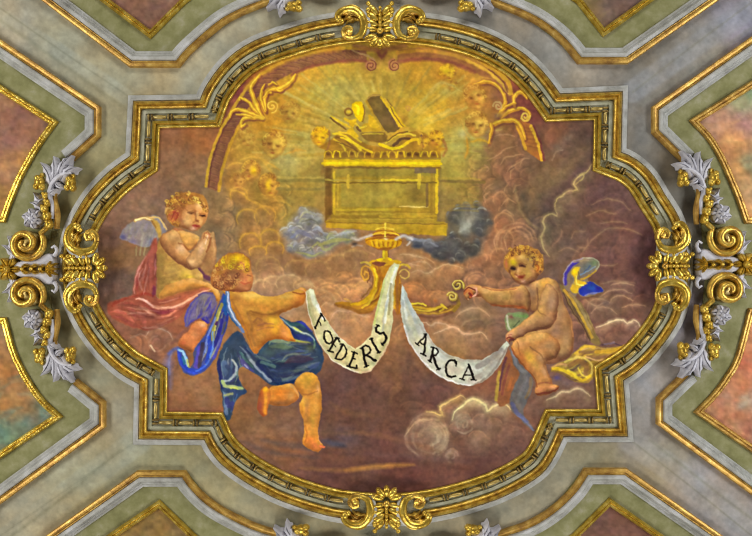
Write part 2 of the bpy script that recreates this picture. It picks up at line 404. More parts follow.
    for i in range(20):
        a = rnd.uniform(120, 410); r = rnd.uniform(3, 12)
        c.spiral(464, 424, r, r, a, rnd.uniform(.15, .3), rnd.uniform(1, 2), rnd.choice(['a88c6e', '9a7c64', 'b8a07e']), .4, soft=1.6)
    for i in range(12):
        a = rnd.uniform(0, 360); r = rnd.uniform(2, 8)
        c.spiral(452, 456, r, r, a, rnd.uniform(.15, .3), 1.6, rnd.choice(['9a7c68', 'a88a72']), .35, soft=1.8)
    c.blob(458, 402, 9, 6, 'a8804e', .6); c.blob(475, 405, 8, 6, 'ae9066', .5); c.blob(486, 422, 14, 14, '8a6a56', .5); c.blob(480, 440, 8, 12, '94765e', .35)
    c.cloud(m((100,120),(130,122),(160,132),(150,100),(200,72),(225,58),(245,70)), 'd4b070', '8a6448', 2, 7, .85)
    c.cloud(m((195,150),(205,120),(235,95),(270,72),(300,80),(320,95),(325,115),(350,100),(375,92),(400,95),(415,110)), 'e0c88c', '94745a', 2.4, 9, .95)
    c.cloud(m((20,210),(40,180),(75,150),(120,150)), 'c09a74', '84624e', 2, 8, .6)
    c.stroke(m((20,210),(30,250),(70,285)), 2, 'a88268', .5, soft=2)
    # ledge by the right putto's foot
    c.cloud([(547,400),(556,396),(562,392),(570,392),(577,388),(584,391),(590,396)], 'd0b488', '80604a', 1.8, 8, .8)
    # lower left clouds
    c.cloud([(146,335),(149,330),(155,327),(164,330),(170,334),(173,340)], 'b48a72', '80584a', 1.6, 8, .7)
    c.spiral(157, 343, 9, 7, 20, .7, 1.6, 'a87c64', .5, soft=1.6); c.spiral(157, 343, 5, 4, 80, .6, 2, 'a8705a', .5, soft=1.6)
    c.stroke([(151,345),(155,351)], 1.8, 'd8b490', .8); c.stroke([(131,338),(140,334),(147,338)], 1.6, 'a47c64', .5, soft=1.5)
    c.stroke([(172,344),(180,335),(190,326),(196,318)], 3, '8a5a4c', .6, soft=2)
    # ground streaks
    for p, w, h, a in [([(345,470),(370,467),(390,465.5),(414,464.5)],4,'b88040',.8),([(300,468),(340,470),(385,468)],4,'9a6a3c',.5),([(262,440),(300,446),(345,443)],7,'5a5052',.45),([(323,440),(333,443),(346,446)],6,'4c4a58',.6),([(240,440),(270,452),(320,458)],5,'5f4c46',.5),
                       ([(250,425),(290,432),(380,434)],5,'8e6444',.35),([(330,452),(400,456),(470,462)],5,'6a4a46',.4),([(345,430),(400,440),(440,452)],5,'845a40',.4),([(290,478),(350,484),(420,480),(480,472)],6,'62403a',.4),([(330,402),(345,412),(380,416)],6,'8a6040',.35),([(350,395),(372,410),(392,430)],8,'6c4a3c',.35),([(392,352),(398,378),(390,402)],8,'8e6244',.4),([(408,350),(414,372),(430,390)],10,'684a40',.4)]:
        c.stroke(p, w, h, a, soft=4, taper=True)
    # warm field under the blue drapery
    c.blob(200, 385, 14, 12, 'a47450', .4); c.blob(168, 400, 5, 9, '8a5840', .6)
    c.stroke([(164,412),(190,413),(220,412)], 8, '8c5642', .5, soft=6)
    c.stroke([(176,349),(170,356),(168,370),(171,388)], [7,9,7,3], '5f659c', .55, soft=6, taper=True); c.stroke([(172,353),(169,362),(169,374)], 2, '8088b8', .5, soft=2)
    # blue grey cloth tail under the right hand figure is painted with the putto
    # ------------------------------------------------ painted architectural arch
    A = 'painted_gilded_arch'
    L1 = [(206,186),(209,165),(214,147),(221,130),(228,118),(236,104),(247,88),(262,74),(285,61),(310,53),(340,48.5),(366,48.5)]
    L2 = [(219,191),(222,172),(227,153),(236,132),(244,118),(254,103),(270,88),(292,75),(312,67),(335,62.5),(356,61),(367,62)]
    c.fill(L1+L2[::-1], '8a5a3c', .9, 1.5, label=A, smooth=False)
    kA = c.lid(A)
    for i in range(len(L1)-1):
        for f in (0, .33, .66):
            a = np.array(L1[i])*(1-f)+np.array(L1[i+1])*f; b = np.array(L2[i])*(1-f)+np.array(L2[i+1])*f
            c.stroke([a*.8+b*.2, a*.25+b*.75], 2.2, '6e4038', .5, soft=1.5)
            a = a+(.9, .9)
            c.stroke([a*.75+b*.25, a*.3+b*.7], 1.2, 'b07c44', .5, soft=1.2)
    c.stroke(L1, 3, 'c89a30', .85, soft=1.2); c.stroke(L2[:8], 3, 'c8962e', .85, soft=1.2)
    c.stroke(L1[6:11], 6, 'b8822c', .6, soft=3)
    c.stroke([(p[0]+2.6, p[1]+.6) for p in L1[:6]], 1.2, '6c3e30', .7, soft=1)
    c.stroke(L2[7:], 3, '8a4e38', .7, soft=2)
    R1 = [(398,50),(420,47.5),(445,50),(466,57),(484,66),(500,78),(511,92),(514,106)]
    R2 = [(398,62),(420,59.5),(440,60.5),(458,65),(474,72),(488,81),(497,90),(500,100)]
    c.fill(R1+R2[::-1], '95603a', .85, 1.8, label=A, smooth=False)
    c.stroke([(p[0], p[1]+3) for p in R1[:6]], 4, 'c48e34', .85, soft=2); c.stroke([(p[0], p[1]+8) for p in R1[1:6]], 3, 'a06a38', .6, soft=2); c.stroke([(466,60),(484,69),(500,82),(510,95)], 2.4, 'd8a63c', .8, soft=1.2); c.stroke(R2[:5], 4, '8a4e38', .75, soft=2.5)
    m = M(430, 50, 5.64)
    c.stroke(m((290,75),(360,110),(430,170),(460,250)), [3, 5, 5, 3], 'c8922e', .9, soft=1.3, label=A); c.stroke(m((330,110),(400,165),(440,240)), 1.5, '84502e', .8, soft=1)
    R3 = [(516,122),(521,136),(526,149)]; R4 = [(531,126),(537,141),(542,160)]
    c.fill([(514,120),(530,124),(537,138),(543,160),(536,158),(526,150),(520,138)], 'a86a30', .9, 1.2, label=A)
    c.stroke(R3, 3.2, 'd09a32', .95, soft=1); c.stroke(R4, 3.2, 'd6a434', .95, soft=1); c.stroke([(p[0]+2.5, p[1]) for p in R4], 2, '7a3a34', .7, soft=1.5)
    for t in range(6):
        f = t/6; c.stroke([(520+8*f, 126+24*f), (531+8*f, 128+24*f)], 1.4, '7e4a2c', .35, soft=1.4)
    # broken scrolls of the keystone
    for x, sg, h in ((370, -1, '94553c'), (394, 1, 'a07048')):
        c.blob(x, 64, 7, 6, h, .7); c.spiral(x, 65, 6, 1, -90, 1.6*-sg, 2, 'b0764c', .8, soft=1, label=A); c.spiral(x+.8, 66, 6, 1, -90, 1.6*-sg, 1, '74402f', .8, soft=.8)
    c.stroke([(352,50),(360,54),(368,56),(374,60)], 2, 'b8905a', .7); c.stroke([(378,52),(382,58),(386,52)], 3, '7c4838', .7, soft=2)
    c.stroke([(355,46),(380,50),(405,46)], 5, '94603a', .7, soft=3); c.blob(382, 56, 6, 6, '8a4c38', .6)
    # acanthus, left
    L = 'painted_acanthus_leaf,left'
    m = M(210, 60, 6.7)
    lv = [(((355,385),(300,330),(250,275),(200,250),(200,268)), [3,4.5,4,3,2]), (((345,375),(305,290),(278,210),(285,165),(335,105)), [3,5,4.5,4,2]), (((372,345),(345,270),(345,200),(365,165)), [2,3.4,3,1.6]),
          (((378,335),(368,260),(388,220),(412,222)), [2,3.4,3,2]), (((362,250),(400,205),(470,190),(540,150),(572,100)), [2,3,5.5,4.5,2]), (((440,190),(470,210),(490,200)), [2,3,1.5]), (((345,385),(270,355),(200,330),(155,340),(132,385)), [3,4,4,3.5,2]),
          (((350,392),(250,385),(210,410),(212,450),(238,432)), [3,4,4,3,2]), (((300,390),(250,370),(180,365)), [2,3,1.5]), (((395,170),(420,150),(450,165)), [1,2.4,1])]
    for p, w in lv:
        q = m(*p)
        c.stroke([(a+1.2, b+1.4) for a, b in q], [v+1 for v in w], '7c4630', .6, soft=1.5)
    for p, w in lv:
        q = m(*p)
        c.stroke(q, w, 'c8922c', .95, soft=1, label=L); c.stroke([(a-.4, b-.5) for a, b in q], [v*.42 for v in w], 'ecc43c', .9, soft=1)
    c.spiral(272.5, 106.5, 6.4, 1, 90, -1.5, 2.6, 'd29e34', 1, soft=1, label=L); c.spiral(272.2, 106.2, 6.4, 1, 90, -1.5, 1, 'ecc650', .8, soft=.8)
    c.blob(262, 118, 6, 2.5, 'e0b43a', .8)
    # acanthus, right
    L = 'painted_acanthus_leaf,right'
    m = M(430, 50, 5.64)
    rv = [(((245,195),(330,180),(400,225),(425,290),(395,350)), [3,4,4,3.5,3]), (((400,375),(450,345),(520,330),(562,365),(545,398)), [5,4.5,4,3.5,2]), (((475,315),(475,265),(510,238),(545,272)), [3,4.5,4.5,2]), (((345,430),(400,402),(480,400),(515,440),(535,500)), [4,4.5,4.5,4,3]),
          (((345,420),(345,470),(328,525)), [4,3.5,2]), (((380,375),(430,320),(480,300)), [2,3.4,2])]
    for p, w in rv:
        q = m(*p)
        c.stroke([(a+1.2, b+1.5) for a, b in q], [v+1.2 for v in w], '7a4630', .55, soft=1.6)
        c.stroke(q, w, 'c88c2c', .9, soft=1, label=L); c.stroke([(a-.3, b-.6) for a, b in q], [v*.4 for v in w], 'e2b43a', .85, soft=1)
    c.spiral(525, 116.5, 5, 1, 0, 1.4, 2, 'd8b048', .95, soft=.9, label=L); c.spiral(498, 106, 5, 1, 180, 1.4, 2, 'c09a58', .85, soft=.9, label=L)
    c.blob(500, 114, 6, 3, 'c08c34', .6); c.blob(495, 96, 6, 6, '7c5440', .5); c.blob(497, 116, 4, 3, '8c6a58', .5)
    # ------------------------------------------------ cherub heads in the glory
    def cherub(x, y, r, skin, hair, hi, tilt=0, glow=0, alpha=1.0, dirx=1):
        lab = 'painted_cherub_head'
        ca, sa = math.cos(math.radians(tilt)), math.sin(math.radians(tilt))
        T = lambda u, v: (x+(u*ca-v*sa)*r, y+(u*sa+v*ca)*r)
        out = [T(-.85,-.3), T(-.6,-.85), T(0,-1.05), T(.6,-.85), T(.88,-.25), T(.78,.35), T(.45,.85), T(.05,1.05), T(-.4,.85), T(-.78,.4)]
        k = c.fill(out, skin, .8*alpha, 3.0, label=lab+'%d,%d' % (x, y), keep=True)
        c.stroke(out[2:]+out[:1], 1.6, '96642a', .32*alpha, soft=2.4)
        c.fill([T(-.95,-.2), T(-.7,-.95), T(0,-1.15), T(.7,-.95), T(.95,-.1), T(.6,-.35), T(.2,-.5), T(-.3,-.4), T(-.65,-.1)], hair, .45*alpha, 3.4)
        for q in range(11):
            a = math.radians(185+q*17.5); c.spiral(x+math.cos(a)*r*.85, y+math.sin(a)*r*.9, r*rnd.uniform(.15, .3), .4, q*50, .8, 1.3, rnd.choice([hi, hi, '8e5c26']), .5*alpha, soft=1.2)
        c.blob(*T(.2*dirx,-.3), r*.45, r*.3, hi, .75*alpha, clip=k)
        c.blob(*T(.42*dirx,.3), r*.28, r*.28, hi, .65*alpha, clip=k)
        c.blob(*T(-.5*dirx,.3), r*.35, r*.6, '94622a', .35*alpha, clip=k)
        for e in (-.34, .32):
            c.blob(*T(e,.0), r*.2, r*.13, '6e4420', .65*alpha); c.blob(*T(e,.3), r*.18, r*.15, 'd08440', .35*alpha)
        c.blob(*T(.05,.22), r*.11, r*.22, hi, .55*alpha); c.blob(*T(.0,.43), r*.16, r*.08, '8a5424', .5*alpha)
        c.blob(*T(0,.62), r*.2, r*.09, '984c26', .65*alpha); c.blob(*T(.02,.85), r*.2, r*.12, hi, .45*alpha)
    def wing(pts, col, a=.5, w=2.2):
        c.stroke(pts, w*2.2, col, a*.5, soft=4, taper=True); c.stroke(pts, w, col, a, soft=1.4, taper=True)
    for p in ([(232,150),(245,143),(258,147)], [(240,160),(254,157),(268,163),(280,170)], [(262,160),(270,170),(274,182)], [(233,176),(246,170),(256,165)], [(284,155),(298,150),(306,151)], [(226,168),(236,163),(246,165)], [(262,195),(280,199),(292,207)], [(246,198),(262,206),(270,214)], [(230,190),(242,193),(250,200)]):
        wing(p, 'd2a040', .55)
    cherub(290, 113, 10, 'c49238', 'ac7a30', 'dcb84c', 15, alpha=.75)
    cherub(247, 140, 9, 'b88a34', 'a47a34', 'd0a848', -10, alpha=.55)
    cherub(274, 145, 12.5, 'cc9a3e', 'b07e30', 'e6c450', 12)
    cherub(251, 171, 9.5, 'c88c3c', 'bc8032', 'ecbc40', 20, alpha=.8)
    c.blob(253.5, 170.5, 3, 3.5, 'f0c020', .8)
    cherub(269, 186, 11, 'c88e38', 'b07830', 'e6b440', -12, alpha=.85)
    c.blob(268.5, 185, 2.6, 6, 'f0c028', .85, ang=10)
    cherub(238, 181, 7.5, 'b88040', 'ac7434', 'dca844', 10, alpha=.6)
    cherub(447, 74, 8.5, 'c8942a', 'c08a24', 'ecc42c', -25, alpha=.85)
    c.blob(446, 71, 5, 4, 'ecc828', .6); cherub(452, 86, 5, 'b8842e', 'b07c2c', 'dcb438', 10, alpha=.6)
    wing([(430,90),(440,83),(452,86),(462,92)], 'c4a850', .5); wing([(467,93),(470,82),(480,78),(492,79)], 'c89438', .6)
    cherub(475, 97, 12, 'c08a3a', 'b47c30', 'dcb04c', -18)
    cherub(477, 125, 12, 'c8943e', 'bc8432', 'e4b84c', 8)
    wing([(466,137),(468,148),(465,158)], 'cc9834', .8); wing([(470,142),(480,140),(490,143)], 'c8962f', .7); wing([(462,120),(464,130),(470,138)], 'd2a848', .6)
    c.blob(463, 134, 4, 4, 'd8cf88', .6)
    # ------------------------------------------------ smoke on either side
    S = 'painted_smoke_cloud'
    k = c.fill([(293,217),(299,212),(309,208.5),(319,213),(325,228),(333,234),(346,232),(355,229),(360,239),(350,243),(339,246),(325,255),(309,257),(294,253),(286,244),(285,234),(290,223)], '86847e', .6, 7, label=S+',left', keep=True)
    def smoke(spots, n, pal, hi, lo):
        for i in range(n):
            x, y, r = rnd.choice(spots); x += rnd.gauss(0, r*.55); y += rnd.gauss(0, r*.5); q = rnd.uniform(2.5, 5.5)
            c.blob(x, y, q*1.1, q, rnd.choice(pal), .6, p=1.3); c.blob(x+1, y+q*.6, q*.8, q*.5, rnd.choice(lo), .4)
            a0 = rnd.uniform(170, 250); sp = rnd.uniform(60, 150)
            c.stroke([(x+q*math.cos(math.radians(t)), y+q*math.sin(math.radians(t))) for t in np.linspace(a0, a0+sp, 6)], rnd.uniform(1.2, 2.4), rnd.choice(hi), .6, soft=1.3, taper=True)
    smoke([(305,218,7),(312,220,7),(298,232,9),(310,236,10),(320,236,7),(296,244,7),(308,248,8)], 60, ['8a8886', '94928e', '807c80', '8c8a92', '9a978c'], ['c0bdb0', 'ccc8ba', 'b4b0a0', 'bab688', 'a8a4b0', 'd0cec4'], ['5e5c60', '6c6870', '70704c'])
    smoke([(322,246,4),(334,240,4),(346,236,4)], 16, ['96947c', 'a09c80'], ['c4c4ac', 'bcb878'], ['7c7858'])
    for p, h, w in [(((300,218),(306,212),(314,215)),'b8b48c',2),(((302,222),(312,219),(318,224)),'6c685c',2),(((291,238),(300,232),(312,238)),'7c7c90',5),(((318,246),(328,242),(340,240),(352,239)),'b0a860',4),(((310,250),(318,243),(326,250),(338,243)),'a8a468',3),(((296,252),(305,254),(312,256),(322,252)),'a09a60',2.4),(((334,236),(345,233),(356,231)),'b4b0a4',3),(((313,230),(318,228),(324,234)),'a8aab0',4),(((305,252),(311,248),(313,252)),'6a6860',1.6)]:
        c.stroke(p, w, h, .75, soft=1.6, taper=True)
    k = c.fill([(447,218),(451,210),(462,207),(475,207.5),(488,211),(492,222),(488,234),(483,243),(480,254),(468,260),(455,262),(438,260),(428,252),(414,245),(408,240),(416,237),(428,239),(446,235)], '5a5650', .7, 7, label=S+',right', keep=True)
    smoke([(456,216,8),(470,215,9),(482,220,7),(478,232,9),(462,236,9),(470,248,9),(450,248,9),(436,248,7),(458,256,7),(440,256,6)], 74, ['56534f', '4c4a48', '605d56', '4a484c', '68645c'], ['8e8a7c', '7c7a70', 'a8a490', '72726f', '8a867a'], ['383436', '403a38', '44403c'])
    smoke([(420,243,4),(430,245,4)], 10, ['6c6a68', '5a5a5c'], ['9c9ca0', '8c8a84'], ['44424a'])
    for x, y, rx, ry, h, a in [(466,224,7,11,'a8a490',.8),(474,214,6,5,'8c8a7c',.6),(458,217,8,6,'6e6c60',.6),(482,222,7,9,'5c5a56',.6),(470,248,14,6,'4a4440',.6),(440,248,12,5,'4c4c54',.7),(455,244,8,5,'6a6864',.5),(430,245,8,3,'74767c',.6),(448,256,10,4,'50484a',.6)]:
        c.blob(x, y, rx, ry, h, a, clip=k)
    c.blob(465, 224, 5, 8, 'b8b4a0', .55); c.blob(472, 218, 5, 4, '94917f', .5); c.stroke([(461,232),(464,227),(469,224)], 4, 'c0bba8', .5, soft=3); c.stroke([(408,239),(420,240),(430,242),(437,246)], 2.4, '8e9098', .6, soft=2)
    # ------------------------------------------------ the ark
    K = 'painted_golden_chest'
    c.stroke([(278,180.5),(330,181)], 3, '94803c', .8, soft=1.4); c.stroke([(278,177.5),(330,178)], 2, 'c0a24a', .7, soft=1); c.stroke([(278,189),(326,189)], 3, '968040', .7, soft=1.6)
    c.stroke([(436,181),(484,182)], 2.6, '846c38', .75, soft=1.2); c.stroke([(440,178),(480,179)], 1.8, 'b8983e', .5, soft=1)
    for y in range(186, 212, 4): c.stroke([(440, y), (478, y+1)], 1.5, '9a8440', .4, soft=1.5)
    c.fill([(326,166),(440,166),(437,221),(448,223),(446,236),(326,227),(325,221),(331,219)], 'b08e2e', 1, 1.4, label=K, smooth=False)
    c.fill([(325,167),(332,168),(332,214),(325,222)], '7c5826', .85, 2, smooth=False)
    c.fill([(336,168),(436,168),(436,176),(336,177)], '9c8434', .8, 2.5, smooth=False)
    c.fill([(341,184),(427,184),(427,207),(341,207)], 'a8903a', .8, 2, smooth=False)
    c.blob(375, 195, 25, 8, 'b49c40', .6); c.blob(415, 190, 9, 7, '8c7030', .7); c.blob(355, 190, 8, 6, '9c8436', .5); c.blob(418, 199, 8, 5, '8a6a30', .5)
    c.stroke([(334,172),(334,214)], 2.2, 'd0aa2e', .9, soft=1); c.stroke([(338,182),(338,210)], 1.6, 'c8a434', .8, soft=1)
    c.stroke([(328,168),(330,214)], 3, '7a5626', .6, soft=2)
    c.stroke([(335,210),(400,209.5)], 2.2, 'c8a630', .85, soft=1); c.stroke([(400,206.5),(428,207)], 1.6, 'dcc060', .9, soft=.8); c.stroke([(427,184),(427,206)], 2.6, '84683a', .8, soft=1)
    c.stroke([(436.5,168),(437,212)], 3, 'dcb82c', .95, soft=.8); c.stroke([(431.5,172),(431.5,218)], 2.4, 'a07e2c', .8, soft=1); c.stroke([(440,170),(440,214)], 2.4, '86703a', .5, soft=2)
    c.stroke([(326,180),(382,181)], 2.2, 'b89a3c', .9, soft=.8); c.stroke([(382,180),(420,180)], 2.2, 'dcbc30', .9, soft=.8); c.stroke([(326,182.8),(436,182.6)], 1.4, '7a6228', .75, soft=.8)
    c.stroke([(348,176),(348,187)], 3, 'c8a838', .9, soft=1); c.stroke([(419,174),(419,188)], 3, 'd0ae34', .9, soft=1)
    c.stroke([(328,217),(400,217)], 3, '907028', .6, soft=1.6); c.stroke([(380,216.5),(436,216)], 2.4, 'c4a030', .7, soft=1)
    for y in (212, 214, 219.5): c.stroke([(336, y), (434, y)], 1, rnd.choice(['9c7c2a', 'c0a038']), .6, soft=.8)
    c.fill([(326,222),(446,224),(446,235.5),(410,234),(372,230),(350,228),(326,227.5)], 'c0982a', .9, 1, smooth=False); c.stroke([(326,222.5),(446,224)], 1.2, '84642a', .6, soft=.8)
    c.blob(440, 232, 4, 4, 'd0a82a', .7); c.blob(345, 225, 12, 2, 'd0a832', .6)
    # lid
    c.fill([(323,158),(441,159),(440,167.5),(324,166.5)], 'd4ac20', 1, 1, label=K, smooth=False)
    c.stroke([(323,163.2),(441,163.6)], 2.8, 'f0cc1c', .95, soft=1); c.stroke([(324,167),(440,168)], 2, '8a6828', .8, soft=1); c.stroke([(324,158.7),(440,159.3)], 1.4, '96742a', .7, soft=.8)
    c.fill([(415,167.5),(436,168.5),(436,173.5),(414,173)], '7c6444', .8, 1, smooth=False)
    c.blob(323, 171, 3, 7, '8a6430', .6)
    c.fill([(326,146),(330,150),(440,150),(441,158.5),(324,158)], '9c7426', .95, 1.2, label=K, smooth=False)
    for i in range(14):
        x = 328+i*8.1
        x += rnd.uniform(-.8, .8); q = rnd.uniform(2.2, 3.2)
        c.blob(x, 154+rnd.uniform(-.6, .8), q, q*.8, rnd.choice(['6e4a22', '84602a', '745026']), rnd.uniform(.6, .95), p=1.5); c.stroke([(x-3.8,157),(x-2.6,152),(x+rnd.uniform(-1, 1),150.2),(x+3,152.2),(x+3.8,157)], rnd.uniform(1, 1.7), rnd.choice(['e8c424', 'd0a82c', 'dcb828']), rnd.uniform(.55, .9), soft=.9)
    # carved mercy seat: wings, tablets, flask
    W_ = 'painted_cherub_wing'
    c.fill([(327,150),(331,140),(339,134),(352,135),(364,143),(384,147),(400,142),(412,131),(424,133),(437,145),(440,151)], 'a87c28', .95, 1.4, label=K)
    m = M(310, 85, 8.24)
    for p, h, w in [(((190,400),(260,410),(340,460),(420,536)),'e4c02c',2.4),(((215,430),(290,450),(380,536)),'8a6428',2),(((240,390),(330,405),(420,470)),'dcb830',2),(((200,445),(260,490),(290,536)),'d8b430',2),(((180,260),(250,310),(330,350)),'e0b830',1.8),(((170,270),(240,330)),'84602a',1.6),(((210,285),(300,330)),'f0d040',1.4)]:
        c.stroke(m(*p), w, h, .9, soft=.9)
    c.stroke([(330,118),(346,129)], 1.4, '7c5c28', .8); c.stroke([(331,116),(347,126)], 1.6, 'dcb82c', .9)
    c.stroke([(341,138),(352,142),(362,148),(372,152)], 2, 'ecc828', .9); c.stroke([(337,142),(350,147),(358,152)], 1.4, '7e5c26', .8)
    c.fill(m((415,400),(470,390),(610,395),(640,440),(600,475),(480,460)), '8c6a2c', .95, 1.2); c.stroke(m((430,405),(500,398),(600,405)), 1.4, 'd0ae34', .8)
    c.fill(m((420,350),(470,310),(560,340),(590,380),(470,385),(420,385)), 'c89c26', .95, 1.2); c.fill(m((480,250),(520,260),(570,345),(500,350)), 'd4a824', .95, 1.2)
    tb = m((462,128),(480,95),(520,82),(575,82),(640,160),(742,345),(730,385),(640,392),(590,360))
    c.fill(tb, '7a6030', 1, 1, label=K, smooth=False)
    c.fill(m((590,120),(640,160),(742,345),(700,345)), '6a5034', .5, 2, smooth=False); c.blob(378, 105, 6, 6, '8c7236', .7); c.blob(386, 120, 6, 8, '84643c', .6, ang=60)
    c.stroke(m((470,115),(500,92),(575,88)), 1.4, 'b89444', .8); c.stroke(m((465,130),(530,250),(600,370)), 2.2, 'b8902c', .85); c.stroke(m((585,100),(640,165),(735,340)), 2.2, 'dcb22e', .95)
    c.stroke(m((620,110),(690,215),(750,310)), 1.6, 'd8b034', .8); c.stroke(m((640,115),(742,290)), 1.2, '8c6a30', .7)
    m2 = M(380, 85, 8.24)
    c.stroke(m2((25,120),(90,220),(180,355)), 2.2, 'e0b82a', .95); c.stroke(m2((100,190),(150,270),(210,350)), 2.6, 'dcb622', .95); c.stroke(m2((85,180),(130,260),(190,345)), 1.2, '84602a', .8)
    c.blob(404, 119, 4, 5, 'a87a2c', .6); c.spiral(408, 108, 3, 1, 0, 1.2, 1.2, 'c08c44', .7)
    for p, h, w in [(((65,440),(150,380),(220,355),(300,370),(345,410)),'c89c34',2.6),(((50,480),(130,420),(220,400),(290,420)),'e0c038',1.8),(((60,465),(140,405),(230,385)),'7c5a28',1.4),(((110,500),(170,450),(240,445)),'6e4e2c',2.6),(((160,520),(240,470),(310,445),(330,480)),'e8bc24',3),(((0,490),(100,525),(180,510)),'ecc81c',3),(((340,420),(360,480),(350,520)),'6c4c38',2.2)]:
        c.stroke(m2(*p), w, h, .9, soft=.9)
    c.fill(m((345,160),(375,140),(425,138),(440,170),(445,270),(415,305),(375,265),(350,215)), 'e8c010', 1, 1, label=K); c.stroke(m((372,165),(395,180),(400,240)), 2.4, 'fae01c', .9, soft=1.2); c.stroke(m((438,165),(450,230),(430,300)), 1.6, '94702a', .8)
    c.fill(m((325,290),(375,300),(385,320),(350,350),(400,430),(380,440),(300,380),(345,350),(325,330)), 'd8ac22', .95, 1); c.spiral(348.5, 112, 3.6, 3.6, 0, 1, 1.8, '8a642a', .85, soft=.8); c.blob(349, 112, 2.4, 1.6, 'e8c030', .9); c.stroke([(345,119),(350,122),(356,120)], 2.4, 'e4ba24', .9)
    c.stroke([(356,124),(360,128),(366,126)], 2, 'e0c034', .9); c.stroke([(357,127),(360,131)], 2.4, '7c5830', .8)
    cherub(320, 137, 9, 'dca026', 'd89a1c', 'f4cc1c', 10); c.blob(318, 138, 5, 5, 'eebc1a', .5); c.stroke([(329,131),(330,142),(327,150)], 2, '94643a', .6, soft=1.5)
    cherub(436, 140, 8.5, 'd09a2a', 'c88e24', 'ecc02c', -10); cherub(424, 143, 6, 'c8962a', 'b88428', 'e4b82c', 10, alpha=.8)
    c.stroke([(444,141),(446,150),(443,156)], 2.4, '9a5c34', .5, soft=1.8); c.blob(440, 150, 5, 4, 'd4a02a', .6)
    # ------------------------------------------------ urn on its stand
    U = 'painted_golden_urn'
    m = M(345, 265, 9.4)
    st = [(371,263),(373.5,268),(374.5,281),(371,290),(364,299),(354,302.5),(343,302),(335,303),(338,307),(350,309),(360,313.5),(370,313),(376,306),(385,300),(394,308),(397,314),(400,313),(401.5,285),(399,272),(401,264),(392,262)]
    c.fill(st, 'bc8228', 1, 1.4, label=U)
    c.folds([(372,264),(375,282),(370,295),(345,304)], [(384,266),(386,285),(380,300),(360,313)], 16, ['f0c030', 'e4ac28', 'd8a030'], ['8c5420', '9a6422'], None, rnd, (1, 2.2), .55); c.stroke([(335,305),(350,308.5),(362,313),(372,312)], 2.4, '8e5a30', .6, soft=1.6)
    c.stroke(m((250,20),(290,90),(290,180),(250,280),(170,350),(60,370)), [4,5,5,5,4,2], 'dca820', .9, soft=1.3); c.stroke(m((270,30),(300,110),(290,200)), 1.6, 'f0cc30', .9)
    c.stroke(m((240,60),(262,150),(225,240),(150,320)), 1.4, '946428', .7, soft=1); c.stroke(m((290,230),(240,340),(160,400)), 2, 'e4b830', .8); c.stroke(m((20,400),(120,430),(220,420)), 3, 'a06c2c', .6, soft=1.6); c.stroke(m((60,350),(20,330),(0,320)), 2, 'cc9848', .7)
    c.stroke(m((310,60),(340,120),(320,200)), 3, 'a87020', .6, soft=2)
    c.stroke([(394.5,272),(393.5,292),(394,308)], 2.4, 'd6a83a', .9); c.stroke([(398,272),(397.5,292),(397.5,313)], 3, 'a06c36', .85, soft=1.2); c.stroke([(400.5,284),(400,300)], 1.6, '8a5c38', .7)
    c.fill([(365,266),(368.5,270),(369.5,277),(367.5,282),(364,280),(361.5,274),(362,268)], 'a87436', .9, 1.2, label=U); c.stroke([(370,268),(366,265.5),(362,268.5),(361.8,275),(364.5,280.5),(368,279),(368,273),(365.5,271.5),(364.8,275)], 1.7, 'd89c3c', .95, soft=.9); c.stroke([(369,270),(369.8,277),(367,282.5)], 1.2, '7c4c2c', .7)
    c.fill([(399,270),(403,267),(408,268),(409,274),(407,280),(402,282),(400,278)], '9c7044', .9, 1.2, label=U); c.spiral(404.5, 274.5, 5, 4, 200, .9, 1.5, 'cca450', .9); c.stroke([(398,265),(406,265),(410,268)], 2, 'd8b03c', .9)
    c.fill([(368,262),(376,259.5),(392,259.5),(402,262),(396,264.5),(384,265.5),(374,265)], 'd2a028', 1, .9, label=U); c.fill([(371,262.8),(378,261.8),(386,263),(383,266),(376,265.6)], '7a4430', .85, 1)
    c.stroke([(361,263),(366,262),(370,265)], 2, 'd8b248', .85); c.stroke([(378,260),(385,258.6),(391,260)], 2.4, 'f0cc18', .95)
    # right hand arm of the stand with two curled ends
    c.fill([(409,302.5),(420,303),(428,305.5),(434,308),(440,304.5),(448,306),(457,304),(456,309),(448,313),(436,314.5),(424,314),(415,312)], '94682c', .9, 1.6, label=U)
    c.stroke([(412,306),(424,308.5),(434,309),(442,306)], 2.4, 'd0a030', .9, soft=1); c.stroke([(413,311.5),(426,313.5),(440,313),(452,309),(459,303)], 2, 'c8963a', .8, soft=1); c.stroke([(414,309),(428,311),(440,309.5),(450,306)], 1.4, '70462a', .7, soft=1)
    c.stroke([(411,303.5),(418,303),(426,305.5)], 1.8, 'e8c840', .95); c.stroke([(414,309),(424,311),(434,310),(441,306),(446,308)], 1.8, 'd4ae38', .9); c.stroke([(420,316),(436,317.5),(450,313),(458,307)], 2.4, '7c5036', .6, soft=1.6)
    c.stroke([(441,304.5),(444,307),(440,311)], 2, 'e0bc38', .8); c.blob(435.5, 301, 2.2, 2.2, 'c0743c', .8); c.stroke([(456.5,298),(458.5,304),(454,310)], 4, '967430', .95, soft=1, label=U)
    for x, y, r, a in ((452.4, 297, 5.4, 200), (457.5, 285.5, 6.2, 20)):
        c.blob(x+1, y+1, r, r, '5c4034', .8, p=2); c.spiral(x, y, r, 1, a, 1.45 if a > 100 else -1.45, 2.4, 'b49038', 1, soft=.8, label=U); c.spiral(x-.4, y-.5, r, 1.4, a, 1.3 if a > 100 else -1.3, 1, 'e4cc70', .85, soft=.7)
    # bowl
    c.stroke([(385,248),(385.4,259)], 5, 'd0a024', 1, soft=.9, label=U); c.stroke([(384,249),(384,258)], 1.6, 'f0d030', .9); c.stroke([(388,249),(388,257)], 1.4, '8c5c30', .7)
